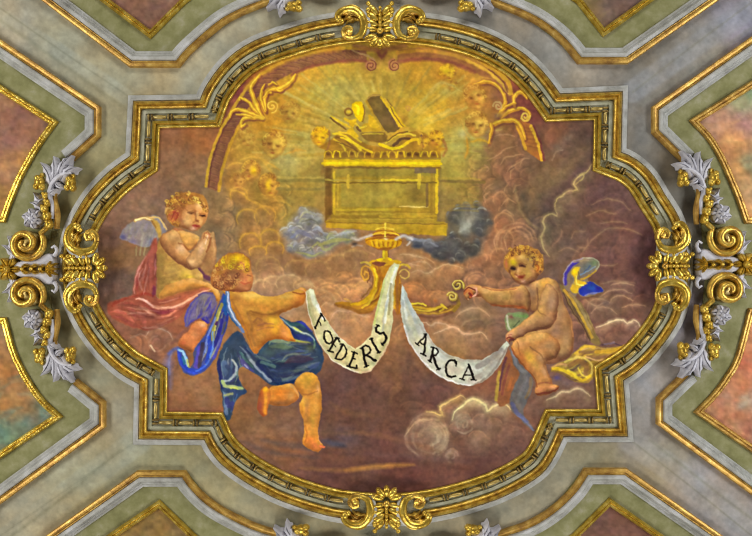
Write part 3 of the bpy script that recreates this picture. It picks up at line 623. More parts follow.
    c.fill([(365,240),(368,237),(385,235),(400,236),(402,240),(400,245),(393,248),(385,250),(376,248),(368,245)], 'd69a1c', 1, 1, label=U); c.fill([(371,246),(379,248),(392,247),(386,251),(380,250)], '8e5226', .7, 1.2)
    for dx in range(-14, 15, 5): c.stroke([(385+dx, 239.5), (385+dx*.85, 246)], 1.6, 'eebe28', .75, soft=1); c.stroke([(387+dx, 240), (387+dx*.85, 246)], 1, 'a46420', .7, soft=.8)
    c.fill([(369,236),(374,232.5),(385,231.5),(396,232.5),(400,236),(395,238.5),(385,239.5),(374,238.5)], 'b47424', 1, 1, label=U); c.stroke([(368,236),(376,233.5),(385,232.6),(395,233.5),(400,236.5)], 1.3, 'e8b82c', .9); c.stroke([(367,239),(378,240.5),(392,240.5),(400,238)], 1.6, 'e8b020', .9); c.stroke([(371,236),(385,235.5),(397,236)], 1.2, '8a4e24', .7)
    c.fill([(376,231),(380,228),(385,227),(390,228),(395,231),(385,232.6)], 'cc9c2c', 1, .9, label=U); c.stroke([(376,229.6),(385,227.6),(394,229.6)], 1.5, 'eac840', .8); c.stroke([(385.2,223.5),(385.2,237)], 1.6, 'f4d848', .9, label=U); c.blob(385.5, 238.5, 2, 1.6, 'fff0a0', .8); c.stroke([(366,241),(372,238.6),(385,237.6),(398,238.6),(402,241)], 1.3, '9a5a20', .7); c.stroke([(372,234.5),(385,233.4),(397,234.5)], 1, 'f4cc3c', .8); c.stroke([(377,231.6),(385,230.6),(393,231.6)], 1, '96601f', .7); c.blob(368, 243, 2.4, 2, 'c07a28', .6); c.blob(378, 242, 4, 2, 'f0be2c', .6)
    c.stroke([(353,238),(359,239.5),(365,237.5),(371,235)], 3, 'd8c6b4', .8, soft=2); c.stroke([(352,247),(357,245),(362,246)], 1.8, 'c8bca8', .4, soft=1.6); c.stroke([(363,247),(368,252),(374,255)], 2, 'b88858', .6)
    c.stroke([(396,239),(401,236.5),(406,236),(412,238.5)], 3, 'dcd2c4', .8, soft=2); c.stroke([(407,245),(410,242)], 2.2, 'd8d2c6', .6, soft=1.6); c.blob(355, 244, 3, 2, '3e3a38', .7); c.blob(416, 246, 4, 1.6, '44444a', .7)
    # ------------------------------------------------ left putto
    B = 'painted_putto'
    k = c.fill([(136,220),(146,217),(157,215.6),(163,222),(167,230),(160,237),(155,244),(147,247),(139,246),(128,241),(120,239),(122,231),(128,225)], '8f8078', .95, 1.6, label=B+',left>wing', keep=True)
    for i in range(34):
        x, y = rnd.uniform(124, 158), rnd.uniform(224, 245)
        c.stroke([(x, y-3), (x-1, y), (x-1.5, y+3)], rnd.uniform(1, 2.4), rnd.choice(['a89c8c', '86797a', 'a09880', '8c7e84', '988c80']), .5, soft=1.3, clip=k)
    c.blob(123, 237, 3.5, 4, '544c80', .6, clip=k); c.blob(133, 242, 4, 3, '645c8a', .45, clip=k); c.blob(151, 241, 5, 4, '746c90', .35, clip=k)
    c.stroke([(135,221),(145,218),(153,220),(158,228),(160,236)], [1.5,2.4,4,6,4], 'c8963c', .8, soft=2); c.stroke([(136,220.4),(146,217.8),(152,219.6)], 1.8, 'e8cc90', .95); c.stroke([(150,217.4),(158,217.4),(163,223),(166,229)], 1.8, 'dcb068', .9); c.stroke([(152,220),(156,228)], 1.6, '8c6438', .7)
    for x in (137, 141, 145): c.stroke([(x, 247), (x-.5, 255)], 1.6, 'a48e60', .6, soft=1.2)
    # red drapery
    D = B+',left>drapery'
    k = c.fill([(157,238),(152,243),(147,255),(138,268),(134.5,280),(132,294),(120,299),(109,303),(108,311),(113,318),(124,324),(135,328),(150,330),(163,325),(178,319),(188,306),(198,297),(208,291),(203,286),(188,289),(172,294),(158,298.5),(156.5,285),(157.5,260)], '9a523e', 1, 2.2, label=D, keep=True)
    for p, h, w, a in [(((153,244),(150,258),(150,275),(152,292)),'a8584a',6,.5),(((155,262),(154,280),(152,294)),'90483a',4,.5),(((146,256),(139,268),(135.5,280),(134,293)),'cc8878',2,.9),(((143,268),(139,276),(140,284),(142,290)),'d08e80',2.2,.85),(((138,274),(137,284),(138,292)),'8c3c38',3,.7),(((146,268),(145,280),(146,292)),'84382e',4,.6),(((154,286),(155,291),(153,297)),'6e2c44',5,.7),(((128,298),(118,301),(112,306)),'903c2c',5,.7),(((132,297),(145,294),(155,297)),'8e3428',3,.6),
                       (((136,299),(143,299.5),(148,302),(154,306.5),(161,308),(174,307),(186,302),(198,294),(207,290)),'dc9478',3.4,.95),(((137,299),(143,299),(149,303),(154,306.5)),'f0b8a8',1.8,.9),(((140,306),(146,309),(153,315),(160,317.5),(168,316),(175,311),(184,306)),'d88064',3,.95),(((142,308),(150,313),(156,316)),'e8a080',1.6,.9),(((150,308),(158,312),(166,312),(174,309.5)),'863840',4,.8),(((143,303),(148,307),(153,310)),'9a4038',2.4,.8),
                       (((111,312),(118,311),(126,315),(134,322)),'c06452',4,.8),(((113,316),(122,318),(132,325)),'a85448',3,.7),(((124,306),(132,310),(136,320)),'a8564c',5,.6),(((138,312),(144,320),(146,328)),'b46050',5,.6),(((120,304),(130,304),(138,308)),'96463c',4,.6),(((156,322),(166,320),(178,316)),'a05a42',4,.7),(((176,310),(184,306),(190,302)),'7c3a34',3,.6)]:
        c.stroke(p, w, h, a, soft=1.8, clip=k, taper=True)
    # body
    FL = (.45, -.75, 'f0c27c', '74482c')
    rl = ('7c4a30', 1.6, .35)
    k = c.fill([(174,228),(184,230),(186,238),(180,244),(172,240)], 'b07044', .9, 1.6, label=B+',left', keep=True)
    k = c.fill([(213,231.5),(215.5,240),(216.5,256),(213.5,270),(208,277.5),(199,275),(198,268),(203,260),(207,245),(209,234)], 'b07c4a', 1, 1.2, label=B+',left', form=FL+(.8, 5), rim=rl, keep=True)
    c.stroke([(199,270),(204,276),(209,279)], 5, '63344a', .75, soft=2)
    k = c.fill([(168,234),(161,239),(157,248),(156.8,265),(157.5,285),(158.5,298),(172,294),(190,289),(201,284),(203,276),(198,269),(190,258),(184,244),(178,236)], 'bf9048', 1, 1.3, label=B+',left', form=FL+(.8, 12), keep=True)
    for x, y, rx, ry, h, a, an in [(161,262,4,18,'96763c',.6,0),(162,285,4,9,'94743a',.6,0),(186,272,8,5,'deb04a',.8,-10),(189,277,6,3,'ecc03c',.7,0),(172,272,6,9,'b08c48',.6,0),(176,285,9,5,'b88c40',.6,0),(196,274,4,4,'c48a44',.5,0)]:
        c.blob(x, y, rx, ry, h, a, an, clip=k)
    for _ in range(26):
        x, y = rnd.uniform(158, 196), rnd.uniform(262, 292); c.stroke([(x, y), (x+6, y-1), (x+12, y-3)], rnd.uniform(1, 2.4), rnd.choice(['dcb458', 'a8843c', '8e6c34', 'd0a04c']), .35, soft=1.6, clip=k, taper=True)
    k = c.fill([(161,292),(166,286),(178,281),(192,278.5),(206,282.5),(216,288),(220,294),(219,301),(214,300),(210,292),(202,289),(190,291),(172,296),(160,299)], 'cc8e40', 1, 1.3, label=B+',left', form=FL+(.8, 6), keep=True)
    k = c.fill([(178,231),(188,232.5),(197,235),(199,240),(194,247),(188,251),(182,246),(178,239)], 'd89c50', 1, 1.6, label=B+',left', form=FL+(.7, 6), keep=True)
    c.blob(187, 238, 6, 4, 'e4b058', .6, clip=k)
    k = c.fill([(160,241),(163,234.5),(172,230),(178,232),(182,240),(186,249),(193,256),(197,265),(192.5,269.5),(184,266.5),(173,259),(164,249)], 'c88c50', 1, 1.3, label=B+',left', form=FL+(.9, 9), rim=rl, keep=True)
    c.blob(181, 249, 4.5, 4.5, 'eab88c', .7, clip=k); c.blob(173, 237, 6, 4, 'deac68', .6, -20, clip=k); c.blob(165, 246, 3, 7, 'a06c40', .5, clip=k)
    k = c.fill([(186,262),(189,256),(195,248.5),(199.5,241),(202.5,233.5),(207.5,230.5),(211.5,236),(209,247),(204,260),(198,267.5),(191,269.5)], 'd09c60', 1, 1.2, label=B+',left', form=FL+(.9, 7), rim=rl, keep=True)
    c.blob(192, 261, 4, 4, 'ecbc80', .7, clip=k); c.blob(201, 249, 3, 7, 'e6b48c', .6, 18, clip=k)
    m = M(160, 225, 9.4)
    for p, h, w, a in [(m((180,170),(230,195),(268,232),(320,215),(345,170)),'96562e',1.5,.5),(m((410,120),(418,80),(448,60),(472,92)),'84462a',1.1,.6),(m((452,90),(442,140),(432,180)),'eec09a',1.4,.7),(m((432,74),(458,84),(468,124)),'b86040',1.4,.55),(m((490,80),(500,150),(514,255)),'d09c64',1.4,.5),(m((440,250),(468,190),(480,120)),'864826',1.3,.6),(m((420,110),(440,120),(455,140)),'9a5a38',.9,.5)]:
        c.stroke(p, w, h, a, soft=1.2)
    for p, h, w, a in [(((160,306),(172,304),(186,298),(200,290.5),(209,288.5)),'bc6e4c',6,.75),(((158,300),(172,297),(188,292),(203,287.5)),'b0683e',4,.6),(((162,308),(176,306.5),(190,299),(203,292),(211,289.5)),'e6aa88',1.9,.9),(((166,304),(180,299),(194,292)),'9c5238',1.8,.55),(((159,303),(168,301.5),(178,298)),'d8906c',1.3,.6),(((170,311),(180,307),(190,302)),'c87a5c',2,.6)]:
        c.stroke(p, w, h, a, soft=1.6, taper=True)
    c.folds([(140,262),(137,280),(134,296)], [(156,250),(155,275),(154,297)], 14, ['c08070', 'b06454', 'd0988c'], ['7a3c30', '884838', '6c3434'], None, rnd, (1.2, 3), .45)
    c.folds([(112,303),(130,301),(150,304),(170,312)], [(114,317),(132,325),(152,328),(178,318)], 22, ['bc7058', 'c8886c', 'b06850', 'd8a48c'], ['784034', '864c3a', '703830'], None, rnd, (1.2, 3.4), .4)
    # lower leg
    k2 = c.fill([(193,324),(200,321),(207,322),(207,329),(200,340),(195,351),(190,352),(184,348),(178,345),(180,339),(187,332)], 'cf7a48', 1, 1.2, label=B+',left', form=FL+(.9, 7), keep=True)
    c.blob(203, 325, 3, 2.5, 'eab088', .8, clip=k2); c.blob(194, 334, 4, 6, 'd98854', .7, ang=40, clip=k2); c.blob(183, 343, 3, 3, 'c06440', .7, clip=k2)
    # head
    Hh = B+',left'
    head = [(166,208),(170,201),(176,195.5),(185,192.5),(196,193.5),(204,197),(208,204),(208,214),(205.5,222),(200,228.5),(194,231),(187,229.5),(178,227),(171,223),(167,217)]
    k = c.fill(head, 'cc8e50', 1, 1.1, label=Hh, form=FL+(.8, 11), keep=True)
    m = M(140, 180, 9.4)
    c.fill([(165.5,207),(170,200),(176,195),(185,192),(196,193),(204.5,196.5),(208.5,204),(207.5,209),(205,204),(200,202),(193,204.5),(187,205),(183,211),(181,220),(178,227),(172,224),(167,217)], 'b07836', .95, 1.6, label=Hh+'>hair')
    for x, y, rx, ry, h, a in [(176,214,5,6,'a8543c',.9),(172,217,3,4,'b8603c',.7),(180,207,5,4,'8c5430',.8),(184,200,6,4,'b0743c',.6),(181,219,4,5,'a86a44',.7),(200,206,4,4,'eec07c',.9),(196,201,5,2.5,'e8b458',.7),(188,214,4,4,'deac70',.7),(188,221,5,5,'d6a868',.8),(200,222,3.4,3.4,'e0a45e',.8),(193,229,3.5,2,'e0ac84',.9),(193.5,219,2,3,'d89c58',.8),(204,211,2.5,5,'dca04c',.6)]:
        c.blob(x, y, rx, ry, h, a, clip=k)
    for i in range(90):
        a = rnd.uniform(0, 1); x = 166.5+a*40; y = 207-14*math.sin(math.pi*min(1, a*.85+.15))+rnd.uniform(-.5, 9 if a < .6 else 4)
        c.spiral(x, y, rnd.uniform(1.2, 2.6), .6, rnd.uniform(0, 360), rnd.uniform(.4, .8), rnd.uniform(.9, 1.5), rnd.choice(['e4b64a', 'd8a440', '84542a', 'b87c34', 'f0cc60', '74482a', '9c6430']), .6, soft=.9)
    for i in range(110):
        x, y = rnd.uniform(166, 186), rnd.uniform(197, 226)
        if x > 179 and y > 209: continue
        c.spiral(x, y, rnd.uniform(1, 2.4), .6, rnd.uniform(0, 360), rnd.uniform(.4, .8), rnd.uniform(.9, 1.5), rnd.choice(['d8a848', 'c08838', '84542a', 'a86c34', '74482a', '9c5c34', 'b4783c']), .55, soft=.9, clip=k)
    c.blob(174, 216, 3.4, 4.4, 'a84e38', .55); c.stroke([(172,219),(175,212),(178,214),(176,220)], 1.2, '8a3c2c', .6); c.blob(183, 208, 5, 3.5, '84502c', .5)
    for p, h, w, a in [(m((240,310),(245,265),(285,260)),'e6b868',2,.9),(m((270,330),(320,300),(350,340),(310,390)),'a8442e',1.8,.7),(m((430,270),(460,300),(510,285),(540,300)),'84502a',1.3,.6),(m((450,310),(480,318),(505,305)),'5c3020',1.2,.8),(m((565,335),(590,345),(608,340)),'4e2a1a',2.2,.95),(m((560,315),(590,318),(615,325)),'824c24',1.2,.8),(m((520,300),(530,340),(525,380),(550,390)),'7c4426',2,.85),(m((500,400),(540,385),(555,400)),'8a4a2c',1.5,.7),(m((495,435),(525,430),(560,438)),'a03c34',2,.95),(m((510,450),(540,455)),'c06a5c',1.4,.8),(m((400,440),(450,470),(510,485),(560,460)),'94542e',1.3,.6),(m((600,380),(600,420),(570,460)),'a86434',1.2,.6),(m((390,290),(380,360),(410,430)),'94583a',2.0,.35)]:
        c.stroke(p, w*.9, h, a*.62, soft=1.3, clip=None if h == 'e6b868' else k)
    c.blob(203.3, 216.2, 2, 1.1, '44261a', .8); c.blob(191.5, 213, 3, 1.2, '6e4428', .7, 8); c.blob(197.2, 214, 1.4, 4, 'e4b474', .6); c.blob(197, 221, 2.2, .9, '8e5232', .6); c.blob(196.3, 226.3, 2.8, 1, '9c3a30', .85); c.blob(187, 220, 4, 3.6, 'dca868', .5); c.blob(201.5, 222.5, 2.4, 2.6, 'e8b070', .5)
    # ------------------------------------------------ centre putto: wing, drapery, body
    N = B+',centre'
    k = c.fill([(214,294),(207,293),(199,295.5),(190,304.5),(185,315),(185.5,327),(189,325),(193,321),(202.5,318),(206,321),(209,323),(213,315),(217,305)], '75667e', 1, 1.3, label=N+'>wing', keep=True)
    c.stroke([(200,305),(205,298)], 9, '8c7e74', .6, soft=7, clip=k); c.blob(206, 305, 5, 7, '8c7f74', .6, clip=k); c.blob(193, 310, 4, 8, '7a6a96', .6, ang=25, clip=k)
    for p, w in [(((185.5,326),(186,315),(191,305),(199,296.5)),2),(((187,327),(191,322),(196,320)),2.6),(((197,320),(201,315),(203,310)),2),(((201,319),(206,317),(210,323)),2.4),(((206,321),(211,315),(215,306)),2),(((188,322),(190,314),(195,307)),1.4),(((210,318),(212,310)),1.6)]:
        c.stroke(p, w, rnd.choice(['4a4098', '4a3ea4', '3c32a8']), .6, soft=1.8, taper=True)
    c.stroke([(199,295),(206,292.5),(213,293.5)], 1.8, '5c4a78', .7); c.folds([(200,297),(193,308),(188,324)], [(213,296),(211,308),(207,320)], 18, ['9a8c84', '8a7ca0', '8078a0'], ['54489c', '5a4e84', '4438a0'], k, rnd, (.9, 2), .5); c.stroke([(203,319),(208,322.5)], 2, '2a20c0', .6)
    # hanging blue cloth
    Dd = N+'>drapery'
    k = c.fill([(226,290.5),(231,291),(231,302),(230,312),(228,322),(224,335),(218,352),(214,360),(207,369),(200,373.5),(192,375.5),(184,372),(179,363),(177.5,352),(178,347.5),(183,348),(187,356),(190,367),(193.5,362),(195,348),(205,335),(212,320),(219,304)], '474f8c', 1, 1.4, label=Dd, keep=True)
    c.folds([(223,300),(212,325),(205,345),(196,366)], [(229,305),(226,325),(216,352),(206,367)], 26, ['8a94c0', 'b0a858', '7c84b8', 'c0bc78', '5c78c8'], ['2e2c68', '3c3460', '28348c', '504868'], k, rnd, (1.2, 3), .6)
    for p, h, w, a in [(((228,293),(228,303),(229,312)),'ccd6e0',3,.8),(((225,298),(224.5,306),(226,314)),'2c5c94',3,.9),(((222,304),(218,314),(214,326),(213,340)),'a89c4c',3.4,.85),(((220,312),(216,322),(215,330)),'d0c468',1.6,.85),(((215,318),(211,328),(207,340),(206,352)),'7c8cc8',2.2,.8),(((222,320),(219,334),(214,346)),'34307c',4,.8),(((209,338),(210,350),(207,362)),'2c48b8',4,.75),(((213,332),(213,346),(210,358)),'6a90d0',1.6,.8),(((200,348),(198,358),(196,366)),'6250b0',5,.8),(((203,344),(201,356),(199,366)),'4a3e50',4,.8),(((195,352),(193,360),(192,366)),'5c5468',3,.7),(((178,350),(182,360),(187,368),(196,371),(205,366)),'3048b8',3.4,.8),(((179,354),(181,364),(188,371.5),(197,373.5)),'3c50c8',2,.7),(((178.5,349),(183,351),(186,359),(188,365)),'9cc4e0',2.6,.95),(((187,360),(188.5,365),(190,367)),'b8b858',2,.8),(((183,357),(185,364)),'3a8090',2,.7),(((222,336),(217,350),(213,358)),'5048a0',3,.7),(((226,322),(222,334)),'5c5440',2,.6),(((216.5,322),(216,324)),'4a2c60',2.4,.9),(((196,371),(204,367),(209,361)),'5878d8',1.6,.7)]:
        c.stroke(p, w, h, a, soft=1.1, clip=k)
    c.stroke([(169,354),(173,350),(178,348)], 3, '4e5ca0', .7, soft=2.5); c.blob(174, 358, 4, 8, '7c5a50', .5)
    # main skirt and tails
    k = c.fill([(279,316),(286,320),(294,322),(301,320.5),(308,326),(314,335),(318,343),(323,351),(323.5,362),(319,372),(312,376),(304,378),(295,383),(286,386),(276,386),(270,384.5),(262,378),(254,372.5),(243,366.5),(238,371),(238.5,379),(243,386.5),(247,392),(240,396),(234.5,403),(232,415),(231,419),(225,419),(223,405),(221.5,392),(217.5,372),(217.5,360),(223,346),(232,334),(240,332),(250,348),(255,353),(262,346),(270,340),(280,338.5),(293,340),(292,333),(286,325)], '384860', 1, 1.4, label=Dd, keep=True)
    c.folds([(258,352),(275,342),(295,342),(316,345)], [(262,376),(280,384),(298,380),(318,368)], 40, ['64807c', '7c8c84', '5060a0', '8c9c80', '70788c'], ['222c4c', '2a3450', '1e2840', '3a3450'], k, rnd, (1.4, 4), .5)
    c.folds([(226,345),(220,362),(222,385),(226,412)], [(242,350),(252,366),(240,385),(232,412)], 30, ['7890a0', '94a8b0', '5c78a0', '90a078', 'a0a8b8'], ['2c3450', '343a60', '403c68', '283850'], k, rnd, (1.2, 3.2), .55)
    c.folds([(238,336),(246,350),(258,364),(270,382)], [(250,348),(260,358),(270,370),(280,384)], 18, ['8a98b0', '64807c', 'a0a8c0'], ['283050', '383868'], k, rnd, (1.2, 3), .5)
    m = M(240, 320, 9.4)
    for p, h, w, a in [(m((270,230),(290,195),(340,190),(400,200),(470,215)),'a8b482',5,.9),(m((280,250),(350,240),(420,250),(500,250)),'66806c',7,.8),(m((450,200),(530,195),(600,205),(660,215)),'bcbc4c',3,.9),(m((500,190),(560,190)),'d8d86c',1.6,.8),(m((170,310),(300,290),(420,310),(520,300)),'3a4c66',7,.7),(m((300,340),(420,340),(520,330)),'2e3a58',7,.7),(m((400,370),(440,330),(520,320),(600,350),(660,325)),'8c9a88',2.4,.85),(m((430,400),(490,370),(600,370),(680,360)),'4a3448',9,.85),(m((150,340),(230,370),(300,400)),'64807c',3,.8),(m((150,370),(250,420),(380,440)),'24405c',7,.8),(m((280,450),(420,440),(520,430)),'26324e',8,.7),(m((520,450),(600,440),(660,420),(740,400)),'6c7a84',4,.8),(m((640,440),(700,430),(750,400)),'4a5a90',6,.7),(m((300,500),(420,500),(500,490)),'2e3a68',7,.7),(m((480,510),(540,480),(640,470)),'707a70',3,.7),
                       (m((520,140),(600,170),(680,185)),'343a88',7,.7),(m((640,225),(680,260),(700,300)),'1c2440',7,.7),(m((690,180),(705,220),(695,270)),'7ca474',2.4,.85),(m((370,350-370),(430,20),(500,75),(590,120),(660,145),(700,195)),'d8e4d4',2.6,.95),(m((500,65),(540,90),(580,110)),'d4dc50',2.6,.95),(m((420,0),(480,40),(560,40),(620,70)),'44685c',4,.8),(m((530,10),(600,30),(660,90),(700,120)),'4440a8',4,.85),(m((610,20),(660,70),(690,120)),'8078a8',2.4,.6),(m((470,80),(510,140),(560,180)),'2a2c60',4,.8),
                       (m((0,250),(60,310),(130,410),(220,510)),'8a98b0',3,.9),(m((0,300),(50,370),(120,440)),'4c7a74',3.5,.8),(m((20,370),(60,450),(120,500)),'504a8c',4,.8),(m((0,130),(60,190),(110,300)),'4a5264',7,.8),(m((0,340),(30,420),(70,470)),'9a98c4',1.6,.7)]:
        c.stroke(p, w*.85, h, a*.8, soft=1.8, clip=k, taper=True)
    for x, y, rx, ry, h, a in [(282,346,16,5,'6c7c58',.5),(268,352,10,6,'4c5e54',.5),(300,358,12,5,'3c3c50',.5),(285,372,16,6,'2c3850',.45),(250,362,8,8,'4e5c58',.5),(228,372,7,12,'5a6a74',.5),(228,400,6,12,'566070',.5),(310,348,6,4,'747c48',.5)]:
        c.blob(x, y, rx, ry, h, a, clip=k)
    m = M(200, 360, 9.4)
    for p, h, w, a in [(m((170,0),(180,80),(200,180),(220,260)),'2e2c5c',4,.8),(m((230,30),(240,100),(280,150)),'54688a',6,.8),(m((310,0),(345,60),(330,130),(270,190),(220,200)),'a8b4b4',2.4,.9),(m((260,60),(290,110),(250,170)),'3c4a6c',4,.7),(m((210,200),(230,240),(300,250),(400,270)),'a8b478',3.4,.95),(m((290,265),(350,268)),'c0c858',2,.8),(m((260,220),(330,220),(390,200)),'3c4450',3,.7),(m((230,280),(330,300),(420,290)),'3c4c66',4,.8),(m((230,330),(280,320),(300,320)),'a8a868',2.4,.7),(m((250,370),(270,430),(300,410),(310,450)),'3c3c70',5,.8),(m((240,440),(250,500)),'6c7c9c',4,.7),(m((350,120),(380,180),(400,230)),'6c806c',3,.6),(m((480,0),(560,90),(660,200)),'8a96a4',3,.9),(m((400,10),(440,70),(490,100)),'504c80',5,.8),(m((420,40),(450,80)),'a4a4c0',1.6,.7),(m((560,30),(650,130),(740,190)),'263258',7,.7),(m((580,20),(700,60)),'5c7a78',3,.7)]:
        c.stroke(p, w, h, a, soft=1.3, clip=k)
    # bare legs
    FC = (-.15, -.85, 'f6c860', '8a4c22')
    k = c.fill([(270,388),(283,385),(292,384),(298,391),(299.5,397),(293,403),(282,405.5),(272,404.5),(267,402)], 'd47e30', 1, 1.2, label=N, form=FC+(.85, 7), keep=True)
    c.blob(279, 392, 8, 5, 'e8862c', .8, clip=k); c.blob(291, 396, 5, 6, 'b88448', .7, clip=k); c.blob(280, 403, 10, 2.5, 'a06a3c', .7, clip=k); c.stroke([(290,385),(296,391),(300,397)], 2, 'd09a58', .6, clip=k)
    k = c.fill([(260,391),(264,386.5),(269,388),(270.5,396),(269,406),(266.5,415),(263,417),(259,413),(257,404),(258.5,396)], 'b8642c', 1, 1.2, label=N, form=(.6, -.5, 'f0a840', '7c3c24', .8, 5), keep=True)
    c.stroke([(265,389),(266,400),(265,413)], 3.4, 'e09030', .85, soft=2, clip=k); c.blob(266, 389, 3.2, 2.6, 'f2b428', .95, clip=k); c.blob(260, 406, 2.5, 6, 'a05040', .7, clip=k)
    leg = [(297,378),(304,373),(312,372.5),(318,378),(320.5,388),(322,398),(321.5,410),(319.5,420),(318,427),(318,434),(320.5,442),(324,446.5),(321,449),(318,452),(311,449),(304,445),(302,440),(304,432),(303.5,421),(300,411),(300,403),(303,396),(296,388),(294.5,382)]
    k = c.fill(leg, 'd08c38', 1, 1.1, label=N, form=FC+(.85, 7), keep=True)
    for x, y, rx, ry, h, a, an in [(309,379,7,5,'eab440',.8,0),(306,384,5,4,'d8a444',.7,0),(312,391,6,4,'c07c38',.6,0),(316,405,3,14,'e0a048',.7,0),(307,408,2.6,12,'b88044',.7,5),(303,404,1.6,8,'e0a43c',.7,-6),(311,428,5,6,'d88c3c',.7,0),(310,440,6,5,'dc7c38',.8,0),(315,446,5,4,'d87440',.8,20),(318,389,2,5,'eab070',.7,0),(313,418,2.4,10,'d8a03c',.6,0)]:
        c.blob(x, y, rx, ry, h, a, an, clip=k)
    c.stroke([(301,393),(308,394.5),(317,391)], 1.6, 'a06030', .5, clip=k); c.stroke([(319,428),(319,436),(321,443)], 1.8, 'f0a070', .7, clip=k); c.stroke([(305,425),(307,434),(305,442)], 1.6, 'b06028', .5, clip=k); c.stroke([(320,446),(324,447)], 2, 'e8784c', .9, label=N)
    # torso, shoulder and arm
    tor = [(222,290),(232,291),(245,292),(252,291.5),(261,295.5),(274,296.5),(285,293),(295,290),(302,287.5),(307,290),(306,297),(303,304),(295,308),(287,311),(279,315),(283,322),(289,329),(293,336),(295.5,341),(285,340),(277,338.5),(269,340.5),(262,346.5),(256,354),(252,350),(248,340),(243,329),(237,318),(231,306),(227,297)]
    k = c.fill(tor, 'cc8a38', 1, 1.2, label=N, form=FC+(.8, 10), keep=True)
    for x, y, rx, ry, h, a, an in [(252,297,12,4,'eeb44c',.8,0),(262,300,12,4,'e8b040',.6,5),(276,302,10,5,'dc9a3a',.7,0),(291,297,7,4,'e4a040',.8,-12),(300,299,4,5,'c87c34',.7,0),(265,308,14,4,'c48434',.6,0),(250,312,8,7,'c48838',.6,0),(260,324,7,6,'b07434',.8,0),(272,320,6,6,'eeb030',.8,0),(276,328,5,6,'f0ac30',.8,20),(284,330,4,8,'ec9444',.8,-30),(255,338,4,8,'c47c38',.7,0),(266,335,6,5,'d08a38',.6,0),(240,303,7,7,'c88a3c',.6,0),(255,347,3,5,'d0843c',.7,0)]:
        c.blob(x, y, rx, ry, h, a, an, clip=k)
    for p, h, w, a in [(((250,311),(262,314),(276,313),(284,309)),'98602a',2,.7),(((254,322),(258,318),(262,320)),'9a6238',2,.6),(((258,325),(266,323),(273,324)),'a06440',1.6,.7),(((257,330),(266,328),(273,327.5)),'a86c40',1.4,.6),(((248,314),(252,324),(251,334),(255,345)),'a06c38',2.4,.5),(((293,292),(298,294),(304,293)),'94502a',1.4,.8),(((298,288.5),(303,289.5),(306,292)),'e8a468',1.8,.8),(((296,303),(303,300)),'b46a30',2,.6),(((232,300),(240,316),(247,332),(253,349)),'a0683a',2,.6)]:
        c.stroke(p, w, h, a, soft=1.2, clip=k)
    c.stroke([(248,313),(262,316),(276,314.5),(287,309)], 5, '8c5628', .5, soft=4, clip=k, taper=True)
    c.blob(262, 323, 8, 4, '9a6236', .6, clip=k); c.blob(251, 330, 4, 8, '94602f', .5, clip=k); c.blob(275, 321, 6, 3.5, 'f4bc3c', .7, 15, clip=k); c.blob(285, 333, 4, 6, 'f0a058', .6, -30, clip=k); c.blob(237, 297, 6, 5, 'a86c34', .6, clip=k); c.blob(254, 295.5, 12, 2.6, 'f8cc68', .6, clip=k); c.blob(285, 296.5, 9, 2, 'f0bc5c', .6, -8, clip=k)
    c.stroke([(227.5,291.5),(228.5,304),(233,316),(240,327),(243,332)], [4,4.5,4.5,4,3], '6c7898', 1, soft=1, label=Dd); c.stroke([(228,292),(228.8,304),(233.5,316),(240,325)], 1.6, 'dfe4ea', .75, soft=1.1); c.stroke([(226.2,296),(226.6,306),(231,317),(237,326)], 1.2, '2c6090', .9, soft=.8)
    # head
    k = c.fill([(211,281),(213,270),(220,259.5),(230,253),(240,253.5),(248,259),(251.5,269),(253.5,279),(252,287),(246,291.5),(238,292),(228,291),(220,290),(213,287)], 'b87040', 1, 1.3, label=N, form=(.3, -.8, 'f0b860', '7a4428', .8, 11), keep=True)
    c.fill([(210.5,281),(213,270),(220,259.5),(230,252.6),(240,253),(249,258.5),(251.5,268),(247,273),(240,273),(240,281),(236,288),(228,290),(220,289),(213,287)], 'a86a34', .9, 1.6, label=N+'>hair')
    for x, y, rx, ry, h, a in [(236,258,8,4.5,'f2c818',.95),(246,265,3.5,7,'e8be28',.8),(228,263,6,5,'d09a28',.8),(220,270,6,6,'b87a34',.7),(232,277,8,6,'8a5a38',.85),(219,282,7,6,'a0603a',.7),(226,284,5,5,'94583a',.6),(243,266,2.2,3.4,'e08c68',.95),(246,281,5,5,'d8804e',.9),(250,279,2.5,5,'e09450',.7),(240,286,4,4,'b8744c',.7),(246,288,4,2.5,'dc9054',.7)]:
        c.blob(x, y, rx, ry, h, a, clip=k)
    for i in range(130):
        x, y = rnd.uniform(212, 249), rnd.uniform(254.5, 288)
        if x > 239 and y > 270: continue
        top = y < 268
        c.spiral(x, y, rnd.uniform(1.2, 3), .7, rnd.uniform(0, 360), .8, 1.1, rnd.choice(['f0d030', 'e0b428', 'b88424', 'd8a030']) if top else rnd.choice(['8a5030', 'b87844', 'c89454', '6c3e28', '7c4a30']), .6, soft=.8, clip=k)
    c.stroke([(241,282),(246,284),(251,282)], 1.6, 'b85838', .6, clip=k); c.stroke([(241,262),(244,264),(244,269)], 1, 'b86a48', .7, clip=k); c.stroke([(247,275),(251,276)], 1.2, '8a4c30', .7, clip=k); c.stroke([(242,291),(250,289.5)], 1.6, '9a5a30', .6)
    # ------------------------------------------------ scroll, left piece
    SL = 'painted_scroll,left'
    sc = [(305.6,291.7),(306.7,303),(310,318),(315,335),(321.5,347),(331,359),(343,367),(354,372),(361,374),(371,371),(381,358),(389,343),(392.6,322),(393,303),(395,282),(399,266),(400,263.5),(394,263),(389,268),(384,279),(380,294),(376,311),(373.5,322),(371,335),(365,341.5),(356,349),(348,343.5),(339,337),(331,326),(322,313),(317,299),(313.5,289.5),(310,288.5)]
    k = c.fill(sc, 'd2c692', 1, 1, label=SL, smooth=False, keep=True)
    m = M(305, 320, 7.88)
